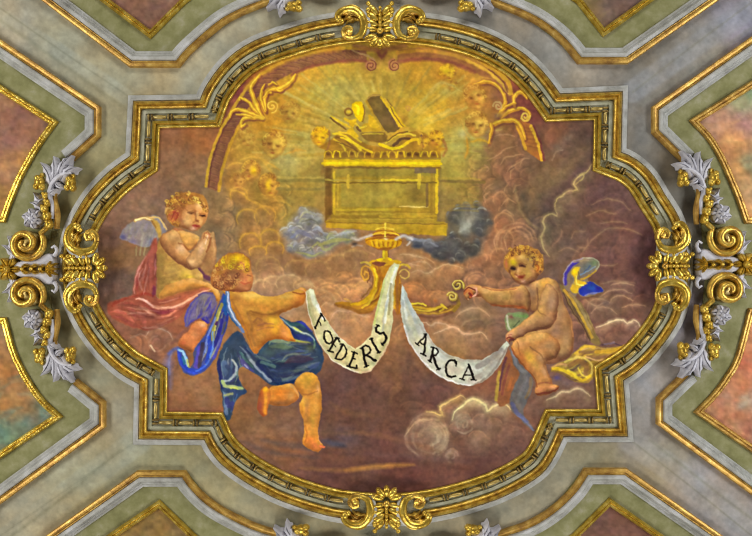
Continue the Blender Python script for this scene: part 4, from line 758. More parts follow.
    for p, h, w, a in [(((307,294),(309,308),(314,324)),'a8a06c',3,.7),(((311,290),(314,300),(319,312)),'e4e0b8',4,.9),(((318,306),(324,318)),'f2eee0',4,.9),(((310,298),(313,312),(318,326)),'b4a878',2,.6),(((305.8,293),(308,310),(314,332),(321,346),(331,358.5),(343,366.5),(358,373)),'ecd8c4',1.6,.9),(((318,301),(324,314),(332,326),(340,337),(349,343)),'f0dcd4',1.6,.95),(((349,344),(356,349),(366,341)),'e8d8a8',1.6,.8),(((324,344),(336,356),(350,366),(360,370)),'c0a87c',3,.6),(((362,373),(372,369),(381,357),(389,342)),'d8b08c',1.8,.8),(((385,344),(376,358),(366,366)),'b8ac78',3,.6),
                       (((396,266),(389,278),(385,294),(381,312),(379,328)),'dcd89c',4,.8),(((396,268),(391,284),(387,304),(385,322)),'e8ead0',2.6,.85),(((391,284),(390,298),(389,314)),'9c9060',2.2,.7),(((384,280),(381,296),(377,312),(374,324)),'c8cc74',2.4,.8),(((388,300),(384,318),(382,334)),'b0b09c',2,.6),(((393,300),(392.5,322),(389,342)),'dcd8a0',1.8,.7),(((377,322),(380,334),(377,348)),'dcdca0',3,.6)]:
        c.stroke(p, w, h, a, soft=1.2, clip=k)
    ink = '241a14'; Lt = SL+'>lettering'
    def letter(pts, w, lab):
        c.stroke(pts, w*1.12, ink, .97, soft=.6, label=lab)
    b = M(295, 280, 9.4)
    for p, w in [((( 250,318),(225,375),(188,452)),1.9),(((250,320),(272,352),(284,382)),1.2),(((222,380),(240,405),(244,428)),1.1),(((240,312),(258,328)),1.2),(((178,440),(200,455)),1.2)]: letter(b(*p), w, Lt)
    el = [(182+34*math.cos(a)*.95+16*math.sin(a), 135+52*math.sin(a)-10*math.cos(a)) for a in np.linspace(.3, 6.6, 14)]
    letter(m(*el), 1.5, Lt)
    for p, w in [(((248,140),(220,190),(190,245)),1.9),(((240,140),(262,150),(275,172)),1.2),(((215,190),(232,198),(240,210)),1.1),(((180,238),(200,250),(222,254)),1.3),(((250,135),(268,142)),1),
                 (((295,195),(270,245),(245,295)),1.9),(((280,190),(312,205),(328,240),(315,285),(285,310),(240,298)),1.4),
                 (((392,252),(375,300),(348,365)),1.9),(((370,248),(395,255),(418,262)),1.2),(((372,302),(385,306),(396,312)),1.2),(((330,362),(370,372),(405,380),(408,355)),1.7),
                 (((452,218),(465,290),(482,365)),2.1),(((440,225),(475,200),(505,210),(515,240),(495,275),(465,288)),1.6),(((485,280),(520,300),(555,322)),2.1),(((465,370),(498,358)),1.2),
                 (((522,150),(550,205),(582,255)),2.1),(((508,155),(535,145)),1.2),(((568,260),(596,248)),1.2),
                 (((575,42),(556,62),(560,90),(590,108),(622,98),(640,125),(635,165),(608,190)),1.9),(((560,35),(582,48)),1.2),(((600,180),(618,198)),1.2)]:
        letter(m(*p), w, Lt)
    # ------------------------------------------------ right putto
    G = B+',right'
    FG = (-.4, -.72, 'f4bc68', '5e3826')
    # cloth strips under the leg
    k = c.fill([(498,368),(504,358),(510,350),(513,362),(519,372),(516,384),(510,402),(497,404)], '98603c', .9, 1.6, label=G+'>drapery', keep=True)
    c.stroke([(506,358),(502,372),(499,390)], 2.4, '5a3444', .7, soft=1.5, clip=k); c.stroke([(499,372),(497,388),(496,400)], 3, 'b89640', .8, soft=1.4); c.stroke([(509,364),(505,380),(502,394)], 2.6, '84483c', .7, clip=k); c.stroke([(512,378),(508,390)], 3, 'b0683a', .6, clip=k)
    k = c.fill([(510,348),(515,352),(518,360),(525,368),(532,377),(532,390),(527,402),(523,413),(529,422),(535,431),(530,429),(519,418),(511,410),(510,398),(514,386),(519.5,374),(513.5,364)], '6c6460', 1, 1.6, label=G+'>drapery', keep=True)
    for p, h, w, a in [(((513,352),(516,363),(523,372)),'827c80',3,.8),(((518,366),(526,376),(522,390),(517,402)),'76706c',4,.7),(((531,378),(530,388),(526,398)),'8c6a48',3,.7),(((512,404),(518,414),(527,421)),'5c5c7c',4,.8),(((517,416),(524,420),(533,430)),'6c6c88',1.6,.8)]:
        c.stroke(p, w, h, a, soft=1.4, clip=k)
    # green cloth
    k = c.fill([(506,315),(512,312.5),(522,312),(529,314),(527,320),(520,327),(513,332),(508,331),(505,323)], '84885a', 1, 1.3, label=G+'>drapery', keep=True)
    c.stroke([(507,316),(508,325),(511,331)], 1.8, 'c0bc9c', .8, clip=k); c.blob(511, 317, 3, 2, '7c4a40', .8, clip=k); c.stroke([(514,315),(522,316),(526,316)], 3, '7c9c58', .8, soft=2, clip=k); c.blob(518, 324, 4, 3, 'a4a468', .7, clip=k); c.stroke([(513,327),(519,321)], 1.4, '5a5c40', .7, clip=k)
    # yellow cloth behind and below
    k = c.fill([(559,284),(566,289),(575,296),(587,313),(594,330),(601,344),(595,345),(588,338),(580,324),(572,312),(565,299)], '8c7040', 1, 1.3, label=G+'>drapery', keep=True)
    c.folds([(561,287),(572,308),(584,328),(594,343)], [(566,289),(580,302),(592,325),(600,343)], 14, ['c4a04c', 'b09860', 'd0a840'], ['604834', '6c5038'], k, rnd, (1, 2.4), .55)
    c.stroke([(564,290),(573,302),(582,318),(592,338)], 2.6, 'c49a3c', .85, clip=k); c.stroke([(570,294),(581,308),(590,328)], 3, 'a88c58', .8, soft=1.5, clip=k); c.stroke([(563,293),(570,307),(580,322),(590,340)], 1.4, '5e4034', .8)
    k = c.fill([(551,367),(558,363),(566,360),(575,351.5),(584,345),(594,345.5),(603,347.5),(615,347),(630,344),(622,356),(608,364),(597,367.5),(595,375.5),(587,383),(578,382.5),(567,377.5),(557,372),(551,371)], 'a07e38', 1, 1.4, label=G+'>drapery', keep=True)
    c.folds([(554,367),(570,360),(585,347),(612,347)], [(556,371),(575,381),(592,375),(618,357)], 30, ['d4b040', 'e0c458', 'c49a3c', 'c8a068'], ['745430', '84603a', '6a5040', '8c6c30'], k, rnd, (1.2, 3), .55)
    for p, h, w, a in [(((576,353),(585,347),(594,347)),'d0a63c',3,.9),(((580,352),(592,352),(600,350)),'82623c',3,.7),(((596,352),(610,351),(624,348)),'c89a30',4,.8),(((588,356),(600,357),(612,355)),'8a6440',3,.7),(((586,357),(598,360),(608,359)),'d8ac70',1.8,.7),(((565,362),(576,357),(586,359),(592,366),(592,373),(587,377),(583,372)),'d2b458',2.2,.95),(((570,365),(578,361),(586,366),(585,374)),'92683a',5,.8),(((553,368),(563,370),(573,375),(582,380),(590,376)),'d8b02e',3.4,.9),(((568,370),(574,373),(576,377)),'f0cc3c',2.4,.8),(((578,368),(581,374),(586,377)),'e8c848',1.8,.8),(((553,371),(564,375),(575,381)),'745634',1.8,.6),(((552,366),(560,364),(566,365)),'c8965c',2.4,.8),(((615,358),(606,363),(597,366)),'e0b848',2,.6)]:
        c.stroke(p, w, h, a, soft=1.3, clip=k)
    c.stroke([(602,345),(612,343),(622,346)], 1.4, '403038', .5); c.stroke([(604,344),(614,342.5)], 2, '94808c', .5, soft=1.2)
    c.blob(557, 378, 4, 3, '4c4474', .7); c.blob(564, 383, 6, 4, '75605c', .6)
    # wing
    k = c.fill([(563.5,286),(564,272),(571,262.5),(583,257.4),(594,258),(599.5,264.5),(596,271.5),(589,277.5),(588,281),(596,283),(604.5,290.5),(597,293.8),(588,296.5),(580,296),(577,293),(574.5,297),(569.5,292)], '8c7860', .95, 1.2, label=G+'>wing', keep=True)
    c.fill([(579,289),(584,284.5),(590,281.5),(597,285),(604,290.6),(597,293.4),(590,294),(583,296.5),(579,294)], '2e3a98', .95, 1.1, clip=k); c.blob(591, 288, 5, 3, '2e58a8', .8, clip=k); c.stroke([(585,295.5),(592,293),(600,293)], 1.4, '8a84a0', .7, clip=k); c.blob(598, 288.5, 3, 2.5, '34247c', .7, clip=k)
    c.stroke([(565,284),(566,274),(571,266),(578,261)], 3.2, '4c3c98', .9, soft=1.3, clip=k); c.stroke([(563.8,284),(564.6,271.5),(571.5,262.6),(583,258)], 1.4, '9c88a0', .8, clip=k); c.stroke([(574,262),(584,260),(594,262)], 2.4, 'a08868', .7, clip=k); c.stroke([(583,257.6),(594,258.2),(599,264.5),(596,271)], 1.4, 'b8a888', .9, clip=k)
    c.blob(588, 267, 8, 4.5, '68706c', .85, ang=-28, clip=k); c.blob(594, 263, 4, 4, '6c7c54', .7, clip=k); c.stroke([(580,275),(588,271),(595,267)], 1.6, '808e94', .8, clip=k); c.stroke([(581,279),(589,276.5),(596,271)], 2, 'c89a34', .85, clip=k); c.stroke([(584,272),(590,266)], 1.4, '505c70', .7, clip=k)
    c.fill([(571,272),(574,268),(580,267.5),(578,273),(577.5,279),(584,281),(587,284),(580,286),(577,293),(572,293),(570,288),(574,280)], 'd8ae30', .95, 1.4, clip=k); c.blob(574.5, 272, 3, 3, 'f4cc1c', .9, clip=k); c.stroke([(576,276),(577,284),(583,285)], 1.6, 'f0e060', .8, clip=k); c.stroke([(572,276),(574,284)], 1.4, '948a70', .6, clip=k); c.stroke([(578,272),(580,278)], 1.2, '7c6a38', .7, clip=k)
    # body
    body = [(519,286),(526,283),(534,281),(541,279),(549,278),(556,281),(560,290),(564,304),(571,319),(573.5,336),(573,350),(568,357.5),(557,362),(547,364),(540,356),(530,347),(522,343),(513.5,345),(514,338),(527,330),(537,318),(532,313),(527,307),(521,307)]
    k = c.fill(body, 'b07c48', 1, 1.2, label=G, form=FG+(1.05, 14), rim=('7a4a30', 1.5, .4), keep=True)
    for x, y, rx, ry, h, a, an in [(548,284,6,5,'eca84c',.95,0),(543,284,3.5,3,'f4b850',.8,0),(552,296,6,10,'b89068',.8,0),(560,312,6,14,'a8825c',.7,10),(557,330,9,8,'94705c',.7,0),(566,340,5,14,'b08c60',.6,0),(532,292,7,6,'a07454',.8,0),(524,297,6,6,'9a6e50',.7,0),(540,297,3,12,'c8944c',.7,5),(547,306,5,9,'b48058',.7,0),(546,318,6,5,'8e6850',.7,0),(560,350,8,6,'b08a5a',.6,0),(553,360,6,4,'b47850',.6,0),(537,284,3,3,'d8a868',.8,0),(528,285,4,2,'8a5a44',.7,0)]:
        c.blob(x, y, rx, ry, h, a, an, clip=k)
    c.stroke([(528,306),(532,312),(537,314)], 3, '7c5040', .7, clip=k); c.stroke([(537,288),(538,300),(537,310)], 1.6, '84583a', .6, clip=k); c.stroke([(560,286),(563,300),(570,316),(573,336)], 2, 'a8764c', .7, clip=k)
    # right arm of the figure: forearm and hand
    k = c.fill([(542,292),(540,300),(537.5,309),(528,317.5),(516,327),(509,331.5),(505.5,335.5),(506,340),(509,343),(512,341),(515,343),(520,338),(528,332.5),(540,330),(550,327),(556,318),(558,300),(556,290),(548,284)], 'bc8450', 1, 1.2, label=G, form=FG+(1.15, 8), rim=('7c4630', 1.5, .45), keep=True)
    for x, y, rx, ry, h, a, an in [(530,322,9,4,'d0a068',.8,-38),(540,313,5,6,'d8a050',.7,-20),(520,331,5,4,'c8946c',.8,-30),(510,335,4,2.5,'dc9c78',.9,-30),(548,320,6,5,'96704e',.6,0),(551,303,5,10,'b48a68',.8,0),(545,297,3,8,'cc9c60',.6,0),(530,328,8,2.5,'a87c54',.6,-25)]:
        c.blob(x, y, rx, ry, h, a, an, clip=k)
    for p, h, w, a in [(((506,339),(509,337),(513,339)),'7c3c2c',1.6,.9),(((509,342),(511,339.5),(514,340)),'6a3a38',1.6,.7),(((508,335),(512,335)),'a05c40',1.1,.7),(((506,336),(505.5,339),(508,341)),'c87a58',1.6,.7),(((517,339),(527,334),(540,331)),'7e5238',1.4,.7),(((537,309),(541,314),(546,316)),'9a6a40',1.2,.5)]:
        c.stroke(p, w, h, a, soft=.8, clip=k)
    # thigh and lower leg, foot
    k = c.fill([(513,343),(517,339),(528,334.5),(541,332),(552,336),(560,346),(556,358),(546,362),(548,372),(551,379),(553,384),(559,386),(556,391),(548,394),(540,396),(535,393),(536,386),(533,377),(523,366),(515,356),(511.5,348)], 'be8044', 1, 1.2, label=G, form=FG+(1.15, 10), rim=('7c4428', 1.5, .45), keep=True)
    for x, y, rx, ry, h, a, an in [(535,338,11,4,'d8a45c',.85,-10),(520,344,6,4,'dcA060'.lower(),.8,0),(550,346,7,7,'b08860',.7,0),(530,358,5,7,'d0a03c',.9,-40),(536,366,5,8,'c09048',.7,-35),(522,358,3,8,'c0743c',.8,-35),(531,371,4,8,'b87844',.7,-35),(541,357,4,5,'d0a070',.6,-30),(545,372,3,7,'cc986c',.7,-20),(546,386,6,4,'c8824c',.8,0),(540,391,5,3,'b8744c',.8,0),(553,388,4,3,'d89060',.8,0),(542,347,6,4,'c09060',.5,0)]:
        c.blob(x, y, rx, ry, h, a, an, clip=k)
    for p, h, w, a in [(((512,348),(516,357),(524,367),(534,378),(537,387)),'864a2c',1.5,.8),(((530,347),(540,354),(547,364)),'8e6038',1.6,.6),(((537,384),(544,382),(552,383)),'94543a',1.3,.6),(((536,394),(545,393),(554,391),(559,387)),'6e3428',1.6,.8),(((517,342),(519,350),(520,355)),'9a5e34',1.5,.5),(((543,364),(548,374),(552,382)),'9a6440',1.2,.5),(((533,393),(530,396),(527,397)),'c08a60',2,.7)]:
        c.stroke(p, w, h, a, soft=1, clip=k)
    # outstretched arm
    k = c.fill([(524,286),(515,287),(503,288.6),(492,288),(482,286.5),(473,284),(465.5,287.5),(463,291.5),(464,296),(468,300.5),(472,297),(477,296.5),(481,296.5),(487,302),(494,306),(505,307.5),(516,308),(524,309),(529,312),(531,303),(529,292)], 'bc864a', 1, 1.1, label=G, form=FG+(1.15, 8), rim=('84442c', 1.4, .5), keep=True)
    for x, y, rx, ry, h, a, an in [(486,291,6,4,'d6a468',.8,10),(500,294,8,4,'ccA060'.lower(),.7,0),(508,296,6,5,'b49050',.6,0),(490,298,7,4,'b08c4c',.6,15),(518,296,6,6,'96684a',.8,0),(474,288,4,2.5,'dc9c74',.9,0),(520,308,6,2,'c8703c',.9,5),(502,304,9,2,'a8743c',.7,3)]:
        c.blob(x, y, rx, ry, h, a, an, clip=k)
    for p, h, w, a in [(((463.5,291.5),(468,288),(473,289),(477,291)),'6e2c24',1.5,.8),(((464,294),(467,290.5),(471,291),(473,295),(470,297)),'cc6c38',2.4,.65),(((469,293),(472,296)),'843028',2,.9),(((476,289),(477.5,293),(473,297)),'eab090',2,.9),(((478,292),(477,296),(473,298.5)),'8a4c34',1.1,.7),(((468,299),(470,301)),'dca878',1.6,.8),(((491,305.5),(503,306),(516,305.5),(524,309)),'a0502c',1.3,.6),(((482,287),(492,289.5),(504,289.6),(516,288.4)),'94503a',1.2,.5),(((510,290),(511,298),(508,304)),'94683c',1.4,.4)]:
        c.stroke(p, w, h, a, soft=.8, clip=k)
    # head
    k = c.fill([(505,268),(504,260),(507,254.5),(512,249),(520,246.3),(530,247),(539,252),(543.5,261),(542,271),(537,277),(534,282),(527,284),(521,283.8),(515.5,280.5),(511,273.5),(508,272)], 'b98446', 1, 1.1, label=G, form=FG+(.9, 11), rim=('7c4428', 1.3, .4), keep=True)
    c.fill([(504.5,269),(503.5,260),(507,254),(512,248.5),(520,245.8),(530,246.5),(539.5,251.5),(544,261),(542.5,272),(539,275),(540,266),(536,262),(532,259),(526,258),(521,255),(514,256),(510,260),(508,272)], 'b07a34', .92, 1.4, label=G+'>hair')
    for x, y, rx, ry, h, a in [(513,262,3.5,4,'e4c428',.95),(522,257,4,2.4,'e8b860',.8),(528,268,5,6,'c09048',.7),(528,276,5,4,'b08444',.6),(517,270,2.4,3,'e0a868',.9),(517,276,1.8,1.6,'f0b088',.9),(523,281.5,3,1.8,'dca078',.9),(513,276,2,4,'b88438',.7),(537,268,2.6,4,'e09030',.9),(532,270,3,6,'c48c58',.7),(533,280,4,3,'8a5c44',.6),(530,257,3,4,'74604a',.8),(535,259,3,3,'b89064',.6),(540,266,2,5,'a86030',.7),(541,273,2.4,3,'583068',.5),(506,264,1.8,5,'c8744c',.8),(513,255,4,3,'c08c34',.6),(527,250,6,3,'ba8840',.7)]:
        c.blob(x, y, rx, ry, h, a, clip=k)
    for i in range(85):
        a = rnd.uniform(0, 1); x = 505+a*38; y = 258-11*math.sin(math.pi*min(1, a*.75+.18))+rnd.uniform(-1, 6 if a < .6 else 13)
        c.spiral(x, y, rnd.uniform(1.1, 2.3), .6, rnd.uniform(0, 360), rnd.uniform(.4, .8), rnd.uniform(.9, 1.4), rnd.choice(['d8a440', 'c8923c', '7c4e2c', 'e8b848', '8e5c30', '6a4228']), .6, soft=.9)
    for i in range(60):
        x, y = rnd.uniform(527, 543), rnd.uniform(249, 273)
        if x < 533 and y > 257: continue
        c.spiral(x, y, rnd.uniform(1, 2.2), .6, rnd.uniform(0, 360), rnd.uniform(.4, .8), rnd.uniform(.9, 1.4), rnd.choice(['d09c40', 'b88034', '7c4e2c', '8e5c30', '6a4228', '5c4030']), .55, soft=.9, clip=k)
    c.blob(537.5, 268, 2.6, 4, 'dc9440', .8); c.stroke([(536,264),(539,266),(537.5,271)], 1, '8e4c24', .6)
    m = M(490, 240, 9.4)
    for p, h, w, a in [(m((200,265),(215,275),(232,268)),'2e1c20',2.8,.95),(m((275,240),(300,238),(325,250)),'4c2a24',2.4,.9),(m((265,225),(300,215),(340,232)),'744428',1.3,.8),(m((195,250),(215,248),(235,255)),'6a4424',1.2,.8),(m((250,260),(245,300),(240,325),(262,345)),'7c4c24',1.6,.8),(m((235,330),(255,310)),'94602c',1.4,.7),(m((270,345),(295,345),(320,335)),'8a3424',2.2,.9),(m((270,320),(300,310),(335,330)),'9c6a2c',1.6,.5),(m((250,380),(290,405),(330,395),(390,350)),'844a2e',1.4,.6),(m((430,235),(455,255),(440,295)),'b86024',1.4,.8)]:
        c.stroke(p, w*.85, h, a*.65, soft=1.3, clip=k)
    c.blob(513, 268.6, 2.4, 1.5, '32201c', .8, 12); c.blob(522.2, 265.4, 2.6, 1.5, '48281f', .75, 8); c.blob(517.5, 271, 1.4, 3.2, 'dca868', .7, 10); c.blob(516.4, 275.4, 1.6, 1, '7c4424', .6)
    c.blob(521, 277.6, 2.6, 1.1, '82301f', .85, -8); c.blob(521.6, 279.6, 2, 1, 'c07858', .6); c.blob(527.5, 273, 4, 3.6, 'd0a050', .5); c.blob(511.5, 274, 1.4, 3, 'c09040', .6)
    c.stroke([(509,271),(512,277),(516,281.5),(522,284.5),(528,284.5),(534,281)], 1.4, '6e3e28', .5, soft=1.2)
    # ------------------------------------------------ scroll, right piece (held by that hand)
    SR = 'painted_scroll,right'
    sc = [(402.4,284.6),(404.5,288),(407,294),(411,304),(416,313),(422,322),(427,333),(436.7,346.5),(449.6,355),(464,359.5),(481.7,360),(497.7,350.5),(506.5,341),(509,345),(502,362),(491.5,374.5),(481.7,382.5),(470.4,386),(456,383.5),(440,377.5),(427,367),(417.5,355.5),(409.4,343),(404.6,330),(401,314),(400.5,300)]
    k = c.fill(sc, 'c6c2ac', 1, 1, label=SR, smooth=False, keep=True)
    for p, h, w, a in [(((402.5,288),(403.5,302),(407,318)),'dcdcd0',3,.8),(((406,298),(411,310),(416,322)),'b4b8ac',3,.7),(((410,318),(416,334),(426,350)),'c8c4a0',5,.6),(((404,326),(409.5,342),(418,355),(428,366.5),(441,377),(456,382.8),(470,385)),'e6dcd4',1.8,.9),(((420,324),(428,337),(438,349),(450,356.5),(465,360.5),(482,361)),'b8a894',2,.7),(((430,346),(446,360),(462,366),(478,368)),'d2d0bc',5,.7),(((478,366),(490,360),(500,350)),'968a7c',6,.8),(((470,380),(484,374),(494,364),(503,352)),'a89c8a',5,.7),(((474,385),(486,378),(498,364),(507,348)),'82705f',2.4,.7),(((484,370),(492,362)),'b8aa92',2.4,.7),(((456,381),(466,383.5),(476,382)),'bcb4a4',2,.7),(((403,300),(404,316),(408,330)),'a8a898',1.6,.6)]:
        c.stroke(p, w, h, a, soft=1.4, clip=k)
    Lt = SR+'>lettering'; m = M(395, 320, 6.23)
    for p, w in [(((192,92),(188,150),(178,215)),1.9),(((190,95),(165,125),(138,152)),1.2),(((158,138),(172,150),(186,152)),1.1),(((128,145),(150,160)),1.2),(((160,208),(192,222)),1.2),(((182,90),(198,90)),1),
                 (((240,172),(228,220),(215,258)),2),(((228,168),(255,178),(270,202),(255,220),(228,222)),1.4),(((236,222),(250,265),(270,308)),2),(((206,250),(226,264)),1.2),(((258,310),(280,302)),1.1),
                 (((382,272),(370,252),(345,250),(320,275),(314,310),(328,345),(352,358),(376,348)),1.8),(((384,262),(380,285)),1.2),
                 (((462,278),(442,320),(416,368)),1.2),(((460,280),(476,325),(490,372)),2),(((434,342),(456,344),(478,342)),1.1),(((404,364),(430,372)),1.2),(((474,374),(504,372)),1.2)]:
        letter(m(*p), w, Lt)
    finish(c)
    return c
WORLD = .31
EXPO = 0.0
LAMPS = [('window_light_left', -6.6, 0, 8.2, 3.6, 1.2, 258, (1, .99, .96), -3, 0),
         ('window_light_right', 6.6, 0, 8.2, 3.6, 1.2, 258, (.96, .98, 1), 3, 0),
         ('window_light_top', 0, -5.6, 8.2, 4, 1.2, 200, (1, .99, .94), 0, -2),
         ('window_light_bottom', 0, 5.6, 8.2, 4, 1.2, 200, (1, .98, .93), 0, 2)]
# ---------------------------------------------------------------- scene helpers
# Units: 0.01 m per pixel of the photograph on the ceiling plane; X runs right, Y runs down the
# photograph, the ceiling hangs at CEIL and reliefs protrude from it towards the floor (-Z).
S, CEIL, CX, CY = 0.01, 11.6, 376.0, 268.0
K = 0.993                                   # reliefs stand nearer the camera than the plaster
scn = bpy.context.scene
col = scn.collection
def lin(v):
    v = np.asarray(v, np.float32)
    return np.where(v <= .04045, v/12.92, ((v+.055)/1.055)**2.4)
def rgb(h): return tuple(float(x) for x in lin(hexc(h)))+(1,)

class MB:
    """collects closed shapes in pixel units (u right, v down, h towards the floor)"""
    def __init__(self): self.v = []; self.f = []
    def add(self, vs, fs):
        n = len(self.v); self.v += [tuple(p) for p in vs]; self.f += [tuple(i+n for i in f) for f in fs]
    def tube(self, pts, rad, sides=8, flat=1.0):
        n = len(pts); P = [np.array(p, float) for p in pts]
        rad = np.interp(np.linspace(0, 1, n), np.linspace(0, 1, len(np.atleast_1d(rad))), np.atleast_1d(rad))
        vs, fs = [], []
        for i, p in enumerate(P):
            t = P[min(i+1, n-1)]-P[max(i-1, 0)]; t /= np.linalg.norm(t)+1e-9
            a = np.array([t[1], -t[0], 0]); a /= np.linalg.norm(a)+1e-9
            b = np.cross(t, a)
            for k in range(sides):
                w = 2*math.pi*k/sides
                vs.append(p+rad[i]*(math.cos(w)*a+flat*math.sin(w)*b))
        for i in range(n-1):
            for k in range(sides):
                k2 = (k+1) % sides
                fs.append((i*sides+k, i*sides+k2, (i+1)*sides+k2, (i+1)*sides+k))
        fs.append(tuple(range(sides))[::-1]); fs.append(tuple((n-1)*sides+k for k in range(sides)))
        self.add(vs, fs)
    def ball(self, u, v, h, ru, rv, rh, ang=0, seg=10, ring=6):
        vs, fs = [(0, 0, 1)], []
        for j in range(1, ring):
            a = math.pi*j/ring
            for k in range(seg):
                w = 2*math.pi*k/seg
                vs.append((math.sin(a)*math.cos(w), math.sin(a)*math.sin(w), math.cos(a)))
        vs.append((0, 0, -1)); last = len(vs)-1
        for k in range(seg):
            k2 = (k+1) % seg
            fs.append((0, 1+k, 1+k2))
            for j in range(ring-2):
                fs.append((1+j*seg+k, 1+(j+1)*seg+k, 1+(j+1)*seg+k2, 1+j*seg+k2))
            fs.append((last, 1+(ring-2)*seg+k2, 1+(ring-2)*seg+k))
        c, s = math.cos(ang), math.sin(ang)
        self.add([(u+x*ru*c-y*rv*s, v+x*ru*s+y*rv*c, h+z*rh) for x, y, z in vs], fs)
    def leaf(self, p0, p1, w, h0, rise, bend=0.0, lobes=0, curl=1.5, n=9, blunt=False):
        """acanthus leaflet: a ridged, scalloped blade with thickness, its tip curling forward"""
        p0, p1 = np.array(p0, float), np.array(p1, float)
        d = p1-p0; L = np.linalg.norm(d); d /= L; nr = np.array([-d[1], d[0]])
        ss = (-1, -.55, -.15, 0, .15, .55, 1); vs, fs = [], []
        for i in range(n+1):
            t = i/n
            c = p0+d*L*t+nr*bend*L*math.sin(math.pi*t)
            ww = w*.5*(math.sin(math.pi*(.12+.88*t)**.75)**.8+.04)
            if blunt: ww = w*.5*max(.08, math.sin(math.pi*(.07+.86*t**1.25)))**.55
            if lobes: ww *= 1+.28*math.cos(2*math.pi*lobes*t)
            hh = rise*math.sin(math.pi*(.2+.6*t))+curl*t*t
            for s in ss:
                e = (1-.75*s*s)-(.3 if s == 0 else 0)
                q = c+nr*ww*s
                vs.append((q[0], q[1], h0+hh*e))
        m = len(ss); N = (n+1)*m
        vs += [(x, y, .4) for x, y, z in vs]
        for i in range(n):
            for j in range(m-1):
                a = i*m+j; fs.append((a, a+1, a+m+1, a+m)); fs.append((N+a, N+a+m, N+a+m+1, N+a+1))
        for i in range(n):
            for j in (0, m-1):
                a = i*m+j; fs.append((a, a+m, N+a+m, N+a))
        for j in range(m-1):
            for i in (0, n):
                a = i*m+j; fs.append((a, N+a, N+a+1, a+1))
        self.add(vs, fs)
    def plate(self, poly, h0, h1, inset=2.0, smooth=True):
        P = np.array(crom(poly, True, 3) if smooth else poly, float); c = P.mean(0); n = len(P)
        vs, fs = [], []
        for q, h in ((0, h0), (0, h0+(h1-h0)*.55), (inset*.5, h0+(h1-h0)*.9), (inset, h1)):
            for p in P:
                d = c-p; L = np.linalg.norm(d)+1e-6
                x = p+d/L*min(q, L*.9); vs.append((x[0], x[1], h))
        for r in range(3):
            for i in range(n):
                j = (i+1) % n; fs.append((r*n+i, r*n+j, (r+1)*n+j, (r+1)*n+i))
        vs.append((c[0], c[1], h1)); vs.append((c[0], c[1], h0))
        for i in range(n):
            j = (i+1) % n
            fs.append((3*n+i, 3*n+j, 4*n)); fs.append((j, i, 4*n+1))
        self.add(vs, fs)
    def sweep(self, path, prof, closed, side=1):
        """path: list of (x, y); prof: closed loop of (offset, h)"""
        P = [np.array(p, float) for p in path]; n = len(P); m = len(prof)
        rings = []
        for i in range(n):
            a = P[i-1] if (i > 0 or closed) else None; b = P[(i+1) % n] if (i < n-1 or closed) else None
            ns = []
            for p, q in ((a, P[i]), (P[i], b)):
                if p is None or q is None: continue
                t = q-p; t /= np.linalg.norm(t)+1e-9; ns.append(np.array([t[1], -t[0]])*side)
            if len(ns) == 2:
                mi = ns[0]+ns[1]; mi /= np.linalg.norm(mi)+1e-9; mi /= max(.35, mi @ ns[0])
            else: mi = ns[0]
            rings.append([(P[i][0]+mi[0]*o, P[i][1]+mi[1]*o, h) for o, h in prof])
        vs = [v for r in rings for v in r]; fs = []
        for i in range(n if closed else n-1):
            i2 = (i+1) % n
            for k in range(m):
                k2 = (k+1) % m
                fs.append((i*m+k, i*m+k2, i2*m+k2, i2*m+k))
        if not closed: fs.append(tuple(range(m))[::-1]); fs.append(tuple((n-1)*m+k for k in range(m)))
        self.add(vs, fs)
    def build(self, name, mat, parent=None, sharp=38):
        me = bpy.data.meshes.new(name)
        me.from_pydata([(x*S, y*S, -h*S) for x, y, h in self.v], [], self.f)
        bm = bmesh.new(); bm.from_mesh(me)
        bmesh.ops.recalc_face_normals(bm, faces=bm.faces)
        bm.to_mesh(me); bm.free()
        me.materials.append(mat)
        me.shade_smooth(); me.set_sharp_from_angle(angle=math.radians(sharp))
        o = bpy.data.objects.new(name, me); col.objects.link(o)
        o.parent = parent
        return o
def offset_path(path, o, closed, side=1):
    m = MB(); m.sweep(path, [(o, 0), (o+.01, 0), (o, .01)], closed, side)
    return [np.array(m.v[i*3][:2]) for i in range(len(path))]
def thing(name, label, cat, x=CX, y=CY, rot=0, group=None, k=K):
    o = bpy.data.objects.new(name, None); col.objects.link(o); o.empty_display_size = .1
    o.location = ((x-CX)*S*k, (y-CY)*S*k, CEIL); o.rotation_euler = (0, 0, math.radians(rot))
    o['label'] = label; o['category'] = cat
    if group: o['group'] = group
    return o
def dup(root, x, y, rot, label):
    r = root.copy(); col.objects.link(r)
    r.location = ((x-CX)*S*K, (y-CY)*S*K, CEIL); r.rotation_euler = (0, 0, math.radians(rot)); r['label'] = label
    for ch in list(root.children):
        c = ch.copy(); col.objects.link(c); c.parent = r
        for g in ch.children:
            d = g.copy(); col.objects.link(d); d.parent = c
    return r

